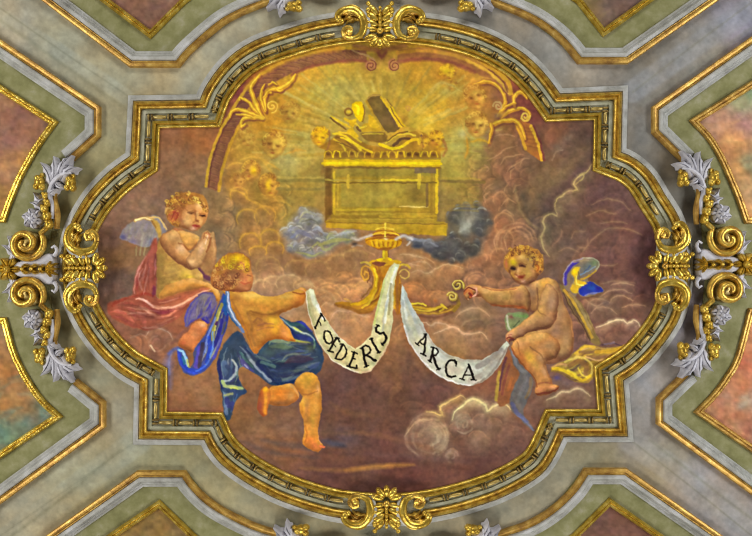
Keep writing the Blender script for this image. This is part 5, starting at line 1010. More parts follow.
# ---------------------------------------------------------------- materials
def new_mat(name):
    m = bpy.data.materials.new(name); m.use_nodes = True
    nt = m.node_tree; b = nt.nodes['Principled BSDF']
    return m, nt, b
def noise_mat(name, stops, scale, rough=.8, metal=0.0, detail=6, bump=0.0, bump_scale=60, spec=.3):
    m, nt, b = new_mat(name)
    tc = nt.nodes.new('ShaderNodeNewGeometry')
    nz = nt.nodes.new('ShaderNodeTexNoise'); nz.inputs['Scale'].default_value = scale; nz.inputs['Detail'].default_value = detail; nz.inputs['Roughness'].default_value = .65
    nt.links.new(tc.outputs['Position'], nz.inputs['Vector'])
    r = nt.nodes.new('ShaderNodeValToRGB'); e = r.color_ramp.elements
    while len(e) > 1: e.remove(e[-1])
    e[0].position, e[0].color = stops[0][0], rgb(stops[0][1])
    for p, h in stops[1:]:
        x = e.new(p); x.color = rgb(h)
    nt.links.new(nz.outputs['Fac'], r.inputs['Fac']); nt.links.new(r.outputs['Color'], b.inputs['Base Color'])
    b.inputs['Roughness'].default_value = rough; b.inputs['Metallic'].default_value = metal
    b.inputs['Specular IOR Level'].default_value = spec
    if bump:
        n2 = nt.nodes.new('ShaderNodeTexNoise'); n2.inputs['Scale'].default_value = bump_scale; n2.inputs['Detail'].default_value = 4
        nt.links.new(tc.outputs['Position'], n2.inputs['Vector'])
        bp = nt.nodes.new('ShaderNodeBump'); bp.inputs['Strength'].default_value = bump; bp.inputs['Distance'].default_value = .01
        nt.links.new(n2.outputs['Fac'], bp.inputs['Height']); nt.links.new(bp.outputs['Normal'], b.inputs['Normal'])
    return m
def paint_mat(name, mottle=0.0, scale=30):
    """pigment laid on plaster: colour from the painted attribute, matt lime surface"""
    m, nt, b = new_mat(name)
    a = nt.nodes.new('ShaderNodeAttribute'); a.attribute_name = 'pigment'
    out = a.outputs['Color']
    if mottle:
        tc = nt.nodes.new('ShaderNodeNewGeometry'); nz = nt.nodes.new('ShaderNodeTexNoise')
        nz.inputs['Scale'].default_value = scale; nz.inputs['Detail'].default_value = 8; nz.inputs['Roughness'].default_value = .7
        nt.links.new(tc.outputs['Position'], nz.inputs['Vector'])
        mr = nt.nodes.new('ShaderNodeMapRange'); mr.inputs['From Min'].default_value = .25; mr.inputs['From Max'].default_value = .75
        mr.inputs['To Min'].default_value = 1-mottle; mr.inputs['To Max'].default_value = 1+mottle
        nt.links.new(nz.outputs['Fac'], mr.inputs['Value'])
        mx = nt.nodes.new('ShaderNodeMix'); mx.data_type = 'RGBA'; mx.blend_type = 'MULTIPLY'; mx.inputs['Factor'].default_value = 1
        nt.links.new(out, mx.inputs['A']); nt.links.new(mr.outputs['Result'], mx.inputs['B']); out = mx.outputs['Result']
    nt.links.new(out, b.inputs['Base Color'])
    b.inputs['Roughness'].default_value = .9; b.inputs['Specular IOR Level'].default_value = .1
    return m
GOLD = noise_mat('gilding', [(.28, '7a5628'), (.44, 'b48c3c'), (.58, 'd8b44c'), (.75, 'f0d888')], 14, .3, .68, bump=.4, bump_scale=55)
GOLD_C = noise_mat('gilding_matt', [(.3, '7e5a2e'), (.45, 'a8803c'), (.6, 'c29c4c'), (.75, 'd8bc78')], 12, .42, .5, bump=.25, bump_scale=55)
BRONZE = noise_mat('gilding_dark', [(.3, '4a3a1e'), (.5, '7c6434'), (.7, 'b09858')], 20, .38, .5)
GOLD_D = noise_mat('gilding_worn', [(.3, '7e6434'), (.5, 'b09854'), (.7, 'd0bc80')], 14, .4, .5, bump=.25, bump_scale=70)
GOLD_B = noise_mat('gilding_bright', [(.3, '96742c'), (.5, 'c4a23c'), (.7, 'e6cc6c')], 13, .28, .68, bump=.4, bump_scale=50)
GREY = noise_mat('stucco_grey_white', [(.3, '82807a'), (.5, 'a09f98'), (.7, 'b6b5b4')], 6, .75, 0, bump=.15, bump_scale=40)
GREY_B = noise_mat('stucco_blue_white', [(.3, 'a09ea4'), (.5, 'b8b6bc'), (.7, 'cac8d0')], 10, .7, 0, bump=.2, bump_scale=60)
CHAN = noise_mat('stucco_grey_green', [(.3, '7c7a5e'), (.5, '98967c'), (.7, 'aeab98')], 7, .7, 0, bump=.15, bump_scale=40)
FIELD = noise_mat('plaster_olive', [(.3, '6a6844'), (.45, '7a7850'), (.57, '86835e'), (.72, '98947a')], 5, .85, 0, detail=9, bump=.2, bump_scale=30, spec=.1)
PIG = paint_mat('fresco_pigment'); LIME = paint_mat('limewash', .16, 14)

def grid_object(name, cells, canvas, mat, parent, h, root=(CX, CY), k=1.0):
    """one mesh from the grid cells (j, i arrays) of a canvas, coloured by its vertices"""
    j, i = cells; W = canvas.W
    q = np.stack([j*W+i, j*W+i+1, (j+1)*W+i+1, (j+1)*W+i], 1)
    ids, inv = np.unique(q, return_inverse=True); inv = inv.reshape(-1)
    vy, vx = ids//W, ids % W
    co = np.stack([(canvas.X[vx]-root[0])*S*k, (canvas.Y[vy]-root[1])*S*k, np.full(len(ids), -h*S, np.float32)], 1).astype(np.float32)
    nf = len(j)
    me = bpy.data.meshes.new(name)
    me.vertices.add(len(ids)); me.vertices.foreach_set('co', co.ravel())
    me.loops.add(nf*4); me.loops.foreach_set('vertex_index', inv.astype(np.int32))
    me.polygons.add(nf); me.polygons.foreach_set('loop_start', np.arange(0, nf*4, 4, dtype=np.int32))
    me.update(calc_edges=True)
    at = me.color_attributes.new('pigment', 'FLOAT_COLOR', 'POINT')
    cc = np.ones((len(ids), 4), np.float32); cc[:, :3] = lin(canvas.img[vy, vx])
    at.data.foreach_set('color', cc.ravel())
    me.materials.append(mat)
    o = bpy.data.objects.new(name, me); col.objects.link(o); o.parent = parent
    return o

# ---------------------------------------------------------------- the plaster vault
def build_ceiling():
    c = Canvas(-170, -130, 922, 666, .8, 11)
    T = [(60,40,'94927c'),(20,30,'9a9a8c'),(150,85,'94917a'),(110,110,'918f76'),(230,60,'93917e'),(300,25,'94917c'),(200,80,'989784'),(110,170,'8a8868'),(75,250,'86845e'),(100,200,'898764'),(75,320,'7e7c60'),(110,380,'908c74'),(125,410,'96917c'),(60,450,'98967f'),(20,510,'9a9680'),(90,480,'88866a'),(160,460,'8c8969'),(210,490,'8f8c70'),(270,515,'8a8870'),(390,530,'84826a'),(350,530,'86846c'),
         (450,20,'8b897c'),(520,45,'8a8a80'),(560,70,'8e8d82'),(640,90,'8c8a7e'),(700,50,'8c8b80'),(740,30,'94929a'),(650,60,'8a887a'),(640,150,'87857a'),(690,170,'767466'),(695,268,'7a7868'),(690,300,'84828c'),(650,380,'8e8c86'),(640,430,'89877e'),(700,480,'9a968e'),(740,520,'94918a'),(660,470,'87846f'),(600,460,'858268'),(540,490,'88866e'),(480,520,'88866f'),(760,100,'8a887a'),(0,268,'86845e')]
    T = [(x, y, ''.join('%02x' % int(min(1, q)*255) for q in hexc(h)*np.array([1.09, 1.05, 1.06 if x < 376 else 1.10])*(.86 if (600 < x and 60 <= y < 330) else .95 if x > 420 and y < 60 else 1))) for x, y, h in T]
    base_wash(c, T, 14, 3.2)
    for p, w, h, a in [([(125,96),(60,52),(-20,4)], 16, 'a5a498', .45), ([(140,440),(70,492),(0,545)], 26, 'a6a291', .5), ([(120,450),(60,500),(-10,552)], 3, '787560', .5), ([(630,440),(690,482),(770,540)], 26, 'a4a0a0', .5), ([(650,440),(720,495),(760,525)], 2, '76735f', .4), ([(632,92),(690,50),(770,-6)], 22, '9a99a0', .5), ([(640,105),(700,64),(760,22)], 3, '78766c', .4), ([(120,105),(60,62),(0,20)], 3, '7c7a66', .35)]:
        c.stroke(p, w, h, a, soft=3)
    for p in ([(128,96),(60,50),(0,8)], [(135,442),(66,490),(0,536)], [(633,442),(690,486),(752,536)], [(633,92),(690,48),(752,2)]):
        c.stroke(p, 1.4, '7a7764', .45, soft=1.5)
    n = c.fbm(40, 5)*.22+c.fbm(8, 3)*.16+c.fbm(3, 2)*.10; h = c.fbm(30, 3)*.12
    c.img *= (.96+n)[..., None]; c.img[..., 0] *= 1+h; c.img[..., 2] *= .96-1.3*h; np.clip(c.img, 0, .95, out=c.img)
    root = bpy.data.objects.new('tmp', None)
    J, I = np.meshgrid(np.arange(c.H-1), np.arange(c.W-1), indexing='ij')
    o = grid_object('ceiling', (J.ravel(), I.ravel()), c, LIME, None, 0)
    bpy.data.objects.remove(root)
    o.location = (0, 0, CEIL); o['kind'] = 'structure'
    # the slab above, so that the vault is a body and not a skin
    sm = bpy.data.meshes.new('roof'); bm = bmesh.new(); bmesh.ops.create_cube(bm, size=1)
    bm.to_mesh(sm); bm.free(); sm.materials.append(FIELD)
    s = bpy.data.objects.new('trim_1', sm); s.scale = (10.92, 7.96, .3); s.location = (0, 0, CEIL+.17); s['kind'] = 'structure'; col.objects.link(s)

# ---------------------------------------------------------------- main frame
def run(segs, step=4):
    """segs: lists of points; corners where the lists meet, smooth inside each"""
    out = []
    for s in segs:
        p = [np.array(((x-CX)*K, (y-CY)*K)) for x, y in s]
        if len(s) > 2: p = crom(p, False, step)
        out += p if not out else p[1:]
    return out
FR = [[(134.5,158),(137,105)], [(137,105),(203,104)],
 [(203,104),(208,91),(217,77),(226,66),(237,56),(251,47),(267,40),(301,29),(324,23.5),(350,19.8),(379,18.5),(405,19.8),(429,22.5),(445,25),(464,29.5),(481,35),(497,42),(511,50),(523,58),(534,68),(544,79),(551,88),(558,98)],
 [(558,98),(618.5,95.5)], [(618.5,95.5),(617,155)],
 [(617,155),(631,161),(644,171),(653,182),(660.6,195),(669,208),(676,221),(682,243),(684,268),(682.5,293),(676,316),(669,329),(660.6,341),(650,354),(635,368),(619,378.5)],
 [(619,378.5),(623.5,432.5)], [(623.5,432.5),(561,432.5)],
 [(561,432.5),(556,444),(549,458),(540,470),(527,479.5),(514,487),(497,495),(480,501),(460,507),(438,512),(412,516),(387,517.5),(360,516),(338.5,513.5),(324,510.5),(305,505),(292,500.5),(278,495),(267,489.5),(254,482.5),(242,475),(231,467),(221,458),(212,446),(207,435.5)],
 [(207,435.5),(142.5,435)], [(142.5,435),(143.5,382)],
 [(143.5,382),(125,371.5),(112,361),(101,350),(90,336),(80.6,321),(73,305),(67.5,286),(66,268),(67.5,250),(70.5,236),(76,221),(84,206.5),(92,195),(101,185),(113,173.5),(125,164.5),(134.5,158)]]
def build_frame():
    path = run(FR)[:-1]
    root = thing('gilded_frame', 'big lobed gilded stucco frame with bead and reel channel, around the ceiling painting', 'picture frame')
    m = MB(); m.sweep(path, [(10.8,0),(10.6,1.8),(9.6,2.2),(8,2.6),(6.6,4.2),(5.0,4.4),(4.7,2.4),(4.0,2.4),(4.0,0)], True); m.build('grey_moulding', GREY, root)['label'] = 'grey stucco outer moulding'
    m = MB(); m.sweep(path, [(4.0,0),(4.0,5.4),(3.5,7.4),(2.4,8.6),(1.2,8.4),(.3,7.0),(-.1,5.4),(-.6,5.8),(-1.8,6.6),(-2.8,6.0),(-3.5,4.2),(-3.6,0)], True); m.build('gold_moulding', GOLD, root)
    m = MB(); m.sweep(path, [(-3.6,0),(-3.6,2.0),(-4.4,2.0),(-4.8,3.4),(-8,3.2),(-8.5,1.8),(-15.6,1.6),(-15.6,0)], True); m.build('channel', CHAN, root)['label'] = 'grey green channel'
    m = MB(); m.sweep(path, [(-15.6,0),(-15.6,4.4),(-16.3,5.6),(-17.8,5.6),(-18.7,4.2),(-19.1,2.8),(-19.8,3.6),(-21.2,3.2),(-22.4,1.6),(-22.8,0)], True); m.build('gold_inner_moulding', GOLD_B, root)
    # bead and reel run: straight reeds between paired beads
    reed = bead = None
    cl = [((379,27),49), ((387,508),48), ((85,268),49), ((668,266),49)]
    off = offset_path(path, -11.8, True); off.append(off[0])
    ends = []; k = 0
    for s in FR:
        ln = len(run([s]))-1; ends.append((k, k+ln)); k += ln
    for k0, k1 in ends:
        p = off[k0:k1+1]
        d = [0]
        for a, b in zip(p, p[1:]): d.append(d[-1]+np.linalg.norm(b-a))
        Lc = d[-1]; n = max(1, round(Lc/19.5))
        px = [q[0] for q in p]; py = [q[1] for q in p]
        for i in range(n):
            for t, kind in (((i+.5)/n, 'reed'), ((i)/n, 'bead')):
                if kind == 'bead' and i == 0: t = .02
                x, y = np.interp(t*Lc, d, px), np.interp(t*Lc, d, py)
                if any(abs(x-(cx-CX)*K) < r and abs(y-(cy-CY)*K) < r for (cx, cy), r in cl): continue
                x2, y2 = np.interp(t*Lc+1, d, px), np.interp(t*Lc+1, d, py); x1, y1 = np.interp(t*Lc-1, d, px), np.interp(t*Lc-1, d, py)
                a = math.atan2(y2-y1, x2-x1)
                if kind == 'reed':
                    if reed is None:
                        m = MB(); m.ball(0, 0, 3.2, 7, 2.0, 2.2, 0, 10, 8); m.tube([(-6.2,0,3),(6.2,0,3)], 1.6, 8); reed = m.build('reed', GOLD_D, root); o = reed
                    else: o = reed.copy(); col.objects.link(o)
                else:
                    if bead is None:
                        m = MB()
                        for u in (-1.7, 1.7): m.ball(u, 0, 3.0, 1.35, 3.7, 3.2); m.ball(u, -1.5, 5.6, .9, 1.0, .8)
                        bead = m.build('bead', BRONZE, root); o = bead
                    else: o = bead.copy(); col.objects.link(o)
                o.parent = root; o.location = (x*S, y*S, 0); o.rotation_euler = (0, 0, a)
                # reeds are cut to the spacing of their run
                if kind == 'reed': o.scale = (min(1.25, Lc/n/19.5), 1, 1)
    return path

# ---------------------------------------------------------------- acanthus clasps on the frame
def build_clasps():
    g = None
    r = thing('acanthus_clasp', 'gilded acanthus clasp with two scrolls at the top centre of the big frame', 'ornament', 380, 27, 0, 'acanthus clasps on the big frame')
    m = MB(); m.plate([(-37,2),(-30,-14),(-10,-18),(10,-18),(30,-14),(37,2),(28,9),(12,11),(0,12),(-12,11),(-28,9)], 0, 7.5, 3); m.build('backing', CHAN, r)['label'] = 'grey stucco backing'
    for s in (-1, 1):
        X = lambda pts: [(s*u, v, h) for u, v, h in crom3(pts)]
        m = MB()
        m.tube(X([(-40,-5,9),(-43,-9,10),(-40,-14,11),(-32,-17,12),(-24,-15.5,12.5),(-17.5,-8,13),(-16,1,13),(-19,9,12.5),(-26,12.5,12)]), [1.6,2.8,3.2,3.6,4,4.2,4,3.4,2.6], 10)
        m.tube(X([(-41,-8,12),(-38,-12,13.5),(-31,-14,14.5),(-24,-12,15),(-19,-6,15)]), [.8,1.4,1.6,1.6,.8], 7)
        m.tube(X([(-36,-18,9),(-29,-20,10),(-21,-17,10.5),(-14,-9,11)]), [.8,1.8,2,1], 7)
        m.ball(s*-41, -7, 11, 3.4, 4, 3.4); m.ball(s*-37.5, -4.5, 11, 2.6, 3, 2.8)
        m.build('scroll', GOLD_B, r)
        m = MB(); m.tube(X([(-26,12.5,11),(-33,11.5,11),(-36.5,6,11),(-33,1.5,11.5),(-28,3,12),(-28.5,7,13),(-31.5,7,14)]), [2.4,2.8,2.8,2.6,2.4,2,1.2], 9); m.ball(s*-31, 6.5, 10, 4.2, 4.2, 4.4); m.build('volute', GOLD, r)
        m = MB(); m.tube(X([(-27,-18,9),(-18,-15,11),(-12,-6,11.5),(-12,4,11),(-16,12,10)]), [1.4,2.2,2.6,2.2,1.4], 8); m.build('edge_band', GREY, r)['label'] = 'greyish rim of the scroll'
        for (a, b, w, bd) in [((-22,-10),(-41,-9),7,.2),((-22,-8),(-34,-2),6,.15),((-24,-12),(-38,-3),5,.1)]:
            m = MB(); m.leaf((s*a[0], a[1]), (s*b[0], b[1]), w, 9, 3.5, bd*s, 2, 2.5); m.build('leaf', GOLD, r)
    m = MB(); m.tube([(0,-20,9),(0,-8,11),(0,6,11.5)], [1.4,1.8,1.4], 8)
    for q in range(7): m.ball(0, -18+q*3.6, 12.5, 1.7, 1.8, 1.8)
    m.build('stem', GOLD_B, r)
    def lobe(m, u, v, ang, ru, rv, h):
        m.ball(u, v, h, ru, rv, 3.4, math.radians(ang), 12, 7)
        c_, s_ = math.cos(math.radians(ang)), math.sin(math.radians(ang))
        m.ball(u+c_*ru*.55, v+s_*ru*.55, h+1.6, ru*.42, rv*.55, 2.6, math.radians(ang), 8, 5)
    for s in (-1, 1):
        for v, ang, ru, rv in [(-17,-48,6.8,3.6),(-11,-36,8,3.7),(-4.5,-24,8,3.4),(2,-10,7,3.1)]:
            m = MB(); a_ = ang if s > 0 else 180-ang
            lobe(m, s*(2+ru*.75*math.cos(math.radians(ang))+1.2), v+1, a_, ru, rv, 10); m.ball(s*11.6, v-5.2, 11.5, 2.5, 2.5, 3); m.build('leaf', GOLD_B, r)
    for ang, ru in [(168,11),(130,10.5),(90,10),(50,10.5),(12,11)]:
        m = MB(); a_ = math.radians(ang); lobe(m, math.cos(a_)*ru*.85, 9+math.sin(a_)*ru*.8, ang, ru*.62, 3.6, 10); m.build('leaf', GOLD_B, r)
    m = MB(); m.ball(0, 5, 13, 3.4, 3.4, 2.6); m.build('boss', GOLD, r)
    dup(r, 386.5, 507.5, 180, 'gilded acanthus clasp with two scrolls at the bottom centre of the big frame')
    dup(r, 85.5, 268, -90, 'gilded acanthus clasp at the left end of the big frame, beside the putto in red')
    dup(r, 668.5, 266, 90, 'gilded acanthus clasp at the right end of the big frame, beside the blue wing')
def crom3(pts, step=2.2):
    P = np.array(pts, float); out = []
    xy = P
    n = len(P)
    for i in range(n-1):
        p1, p2 = P[i], P[i+1]; p0 = P[i-1] if i else 2*p1-p2; p3 = P[i+2] if i < n-2 else 2*p2-p1
        m = max(1, int(np.linalg.norm(p2-p1)/step))
        for k in range(m):
            t = k/m; out.append(.5*((2*p1)+(-p0+p2)*t+(2*p0-5*p1+4*p2-p3)*t*t+(-p0+3*p1-3*p2+p3)*t**3))
    out.append(P[-1]); return out

# ---------------------------------------------------------------- scrolled cartouches over the coffer edges
def build_cartouches():
    r = thing('scroll_cartouche', 'grey and gold stucco cartouche of two volutes, over the left coffer edge', 'ornament', 28.5, 269, 0, 'scroll cartouches on the coffer edges')
    r.scale = (1, 1, 1.5)
    m = MB(); m.plate([(-14,-6),(6,-10),(17,-15),(25,-15),(28,-6),(28,6),(25,15),(17,15),(6,10),(-14,6)], 0, 7, 3); m.build('backing', GREY_B, r)['label'] = 'grey backing plate'
    for s in (-1, 1):
        Y = lambda pts: [(u, s*v, h) for u, v, h in pts]
        sp = []
        for i in range(44):
            t = i/43; a = math.radians(-38+t*640); R = 15.6*(1-t)**.9+1.6-2*t*(1-t)
            sp.append((R*math.cos(a), 25*-1+R*math.sin(a)*1.0, 7+7*t))
        sp = [(22,-50,5),(21.5,-43,6)]+sp
        m = MB(); m.tube(Y(sp), [2.4,3.6,3.8,3.8,3.6,3.4,3,2.6,2.2], 10); m.build('volute', GOLD, r)['label'] = 'gilded volute'
        m = MB(); m.ball(0, s*-25, 4, 13, 13, 4.5, 0, 18, 6); m.build('volute_core', GOLD_D, r)
        m = MB(); m.tube(Y(crom3([(26,-13,5),(29,-18,6),(27,-23,7),(24,-21,7)])), [2.4,2,1.6,1], 8); m.build('curl', GREY_B, r)['label'] = 'grey curl'
        for a, b, w in [((-15,-9),(-20,-33),11),((-12,-10),(-26,-24),8)]:
            m = MB(); m.leaf((a[0], s*a[1]), (b[0], s*b[1]), w, 3, 4, .1*s, 2, 2); m.build('leaf', GREY_B, r)['label'] = 'grey leaf'
        # garland of husks
        for u, v, a, b in [(22,-44,4.4,5),(20,-52,4.6,5.5),(17.5,-59.5,4.2,4.8),(20.5,-65,3.6,4.2),(18.5,-72,3.4,4)]:
            m = MB(); m.ball(u, s*v, 7.5, a, b, 4.5); m.ball(u-1.4, s*(v-2.4), 10, 1.8, 2, 2); m.ball(u+1.6, s*(v-1.8), 10, 1.6, 2, 1.8); m.build('husk', GOLD_B, r)['label'] = 'gilded husk'
        # grey rose
        m = MB()
        for q in range(6):
            a = q*60+15; c_, s_ = math.cos(math.radians(a)), math.sin(math.radians(a))
            m.leaf((5+c_*1.5, s*-50+s_*1.5), (5+c_*10, s*-50+s_*10), 9, 4, 4.5, .1, 0, 2.2, blunt=True)
        for q in range(4):
            a = q*90+40; c_, s_ = math.cos(math.radians(a)), math.sin(math.radians(a))
            m.leaf((5+c_, s*-50+s_), (5+c_*5.5, s*-50+s_*5.5), 7, 8, 3, .1, 0, 2, blunt=True)
        m.ball(5, s*-50, 10, 2.4, 2.4, 2.6); m.build('rose', GREY_B, r)['label'] = 'grey stucco rose'
        for a, b, w, bd in [((14,-60),(3,-66),8,.1),((15,-66),(7,-76),9,-.1),((18,-70),(10,-62),6,.1)]:
            m = MB(); m.leaf((a[0], s*a[1]), (b[0], s*b[1]), w, 4, 4, bd*s, 2, 3); m.build('leaf', GREY_B, r)['label'] = 'grey leaf'
        m = MB(); m.tube(Y(crom3([(24,-50,5),(25,-62,6),(22,-73,7),(26,-85,8),(35,-93,9),(45,-95,9.5)])), [2.2,2.6,2.8,2.6,2.2,1.4], 9); m.build('stem', GREY_B, r)['label'] = 'grey stem'
        m = MB(); m.tube(Y(crom3([(28,-40,4),(29,-55,5),(26.5,-70,5),(29,-80,5)])), [2.6,3,2.6,1.4], 8); m.build('gold_stem', GOLD_C, r)
        for a, b, w, bd in [((24,-80),(15,-105),11,.12),((26,-84),(28,-111),11,.05),((30,-88),(40,-109),11,-.05),((34,-88),(52,-100),11,-.15),((28,-92),(46,-112),10,-.05),((22,-74),(31,-79),6,0),((28,-86),(37,-80),6,.1)]:
            m = MB(); m.leaf((a[0], s*a[1]), (b[0], s*b[1]), w, 6, 4.5, bd*s, 3, 4); m.build('leaf', GREY_B, r)['label'] = 'grey leaf'
        for u, v in [(13,-86),(43.5,-85)]:
            m = MB(); m.ball(u, s*v, 8, 5.2, 7, 5); m.ball(u+3, s*(v+5), 10, 3.6, 4.2, 3.6); m.ball(u-3, s*(v+4.6), 9.5, 3, 3.6, 3.4); m.ball(u-.6, s*(v-3.4), 11, 3.2, 3.4, 3); m.ball(u+2.6, s*(v-6.5), 8.5, 2.4, 2.8, 2.6); m.build('bud', GOLD_B, r)['label'] = 'gilded bud'
    for u0, u1, w in [(-6,5,7),(3,14,7),(12,21,6)]:
        m = MB()
        for s in (-1, 1): m.leaf((u0, 0), (u1, s*3.2), w*.7, 7, 3, .15*s, 0, 2)
        m.ball(u0+2, 0, 9.5, 2.2, 2.2, 2); m.build('husk', GOLD_B, r)['label'] = 'gilded husk'
    m = MB()
    for u1, v1 in [(29,-6),(30,0),(29,6),(24,-8),(24,8)]: m.leaf((19, 0), (u1, v1), 4.5, 7, 3, 0, 0, 2)
    m.build('palmette', GOLD_B, r)
    m = MB()
    for q in range(6):
        a = q*60; c_, s_ = math.cos(math.radians(a)), math.sin(math.radians(a)); m.leaf((-19+c_*2, s_*2), (-19+c_*12, s_*12), 8, 5, 4.5, .05, 0, 2, blunt=True)
    m.ball(-19, 0, 9, 3.6, 3.6, 3.6); m.build('rosette', GOLD_B, r)['label'] = 'gilded rosette'
    dup(r, 725, 264.5, 180, 'grey and gold stucco cartouche of two volutes, over the right coffer edge')
    dup(r, 380, -36, 90, 'stucco cartouche over the top coffer edge, only its two bud tips in view')
    dup(r, 387, 572, -90, 'stucco cartouche over the bottom coffer edge, only its two bud tips in view')

# ---------------------------------------------------------------- coffers and their small paintings
GPROF = [(3.6,0),(3.6,3.4),(2.8,5.4),(1.2,6.2),(-.4,5.6),(-1.2,4.2),(-1.6,4.4),(-2.6,4.6),(-3.2,3.6),(-3.2,0)]
WPROF = [(-3.2,0),(-3.2,4.8),(-4.2,6.2),(-6.6,6.6),(-7.4,5.6),(-7.6,4.2),(-9.6,4.0),(-10.4,2.4),(-12.6,2.0),(-13.4,0)]
def build_coffers():
    C_ = [('left', 'left coffer with grey and gold moulding around an olive field, behind the left cartouche', [([[(-120,-38),(96,108)],[(96,108),(96,134.5)],[(96,134.5),(68,160)]], 1), ([[(74,382),(101,404)],[(101,404),(101,426)],[(101,426),(-120,588)]], 1)], [(-160,-38),(96,108),(96,134.5),(66,162),(54,200),(50,268),(56,340),(74,382),(101,404),(101,426),(-120,588),(-160,588)]),
          ('right', 'right coffer with grey and gold moulding around an olive field, behind the right cartouche', [([[(880,-50),(656.5,108)],[(656.5,108),(656.5,131)],[(656.5,131),(687,161)]], -1), ([[(690,372),(661,400)],[(661,400),(661,423)],[(661,423),(880,586)]], -1)], [(910,-50),(656.5,108),(656.5,131),(687,161),(699,200),(703,268),(698,340),(690,372),(661,400),(661,423),(880,586),(910,586)]),
          ('top', 'top coffer with grey and gold moulding around an olive field, cut by the upper edge', [([[(-40,-66),(130,63)],[(130,63),(177,63)],[(177,63),(188,50),(208,32),(222,21),(236,13),(252,6),(272,-1),(290,-6)]], -1), ([[(468,-10),(486,-3),(502,4),(518,10),(534,17.5),(550,28),(565,41),(580.5,59.5)],[(580.5,59.5),(628,59.5)],[(628,59.5),(790,-54)]], -1)], [(-40,-66),(130,63),(177,63),(188,50),(208,32),(236,13),(272,-1),(330,-12),(420,-14),(468,-10),(502,4),(534,17.5),(565,41),(580.5,59.5),(628,59.5),(790,-54),(790,-125),(-40,-125)]),
          ('bottom', 'bottom coffer with grey and gold moulding around an olive field, cut by the lower edge', [([[(-30,594),(137.5,475)],[(137.5,475),(183,475)],[(183,475),(190,485),(199,495),(208,503),(220,511),(236,519.5),(252,527),(270,533),(290,538)]], 1), ([[(478,541),(496,537),(510,532.5),(526,527),(541,519.5),(556,509),(568,498),(577,488),(587,472.5)],[(587,472.5),(626.5,472.5)],[(626.5,472.5),(800,594)]], 1)], [(-30,594),(137.5,475),(183,475),(199,495),(220,511),(252,527),(290,538),(340,548),(430,548),(478,541),(510,532.5),(541,519.5),(568,498),(587,472.5),(626.5,472.5),(800,594),(800,660),(-30,660)])]
    for nm, lab, runs, field in C_:
        r = thing('ceiling_coffer', lab, 'coffer', group='coffers around the big frame')
        for segs, side in runs:
            p = run(segs)
            m = MB(); m.sweep(p, GPROF, False, side); m.build('gold_moulding', GOLD_C, r)
            m = MB(); m.sweep(p, WPROF, False, side); m.build('grey_moulding', GREY, r)['label'] = 'grey white stepped moulding'
        c = np.array([((x-CX)*K, (y-CY)*K) for x, y in field]); cc = c.mean(0)
        m = MB(); q = c+(cc-c)/np.linalg.norm(cc-c, axis=1)[:, None]*6
        n = len(q); m.add([(x, y, .7) for x, y in q]+[(x, y, .1) for x, y in q], [tuple(range(n)), tuple(range(n, 2*n))]+[(i, (i+1) % n, n+(i+1) % n, n+i) for i in range(n)])
        m.build('field', FIELD, r)['label'] = 'olive plaster field'
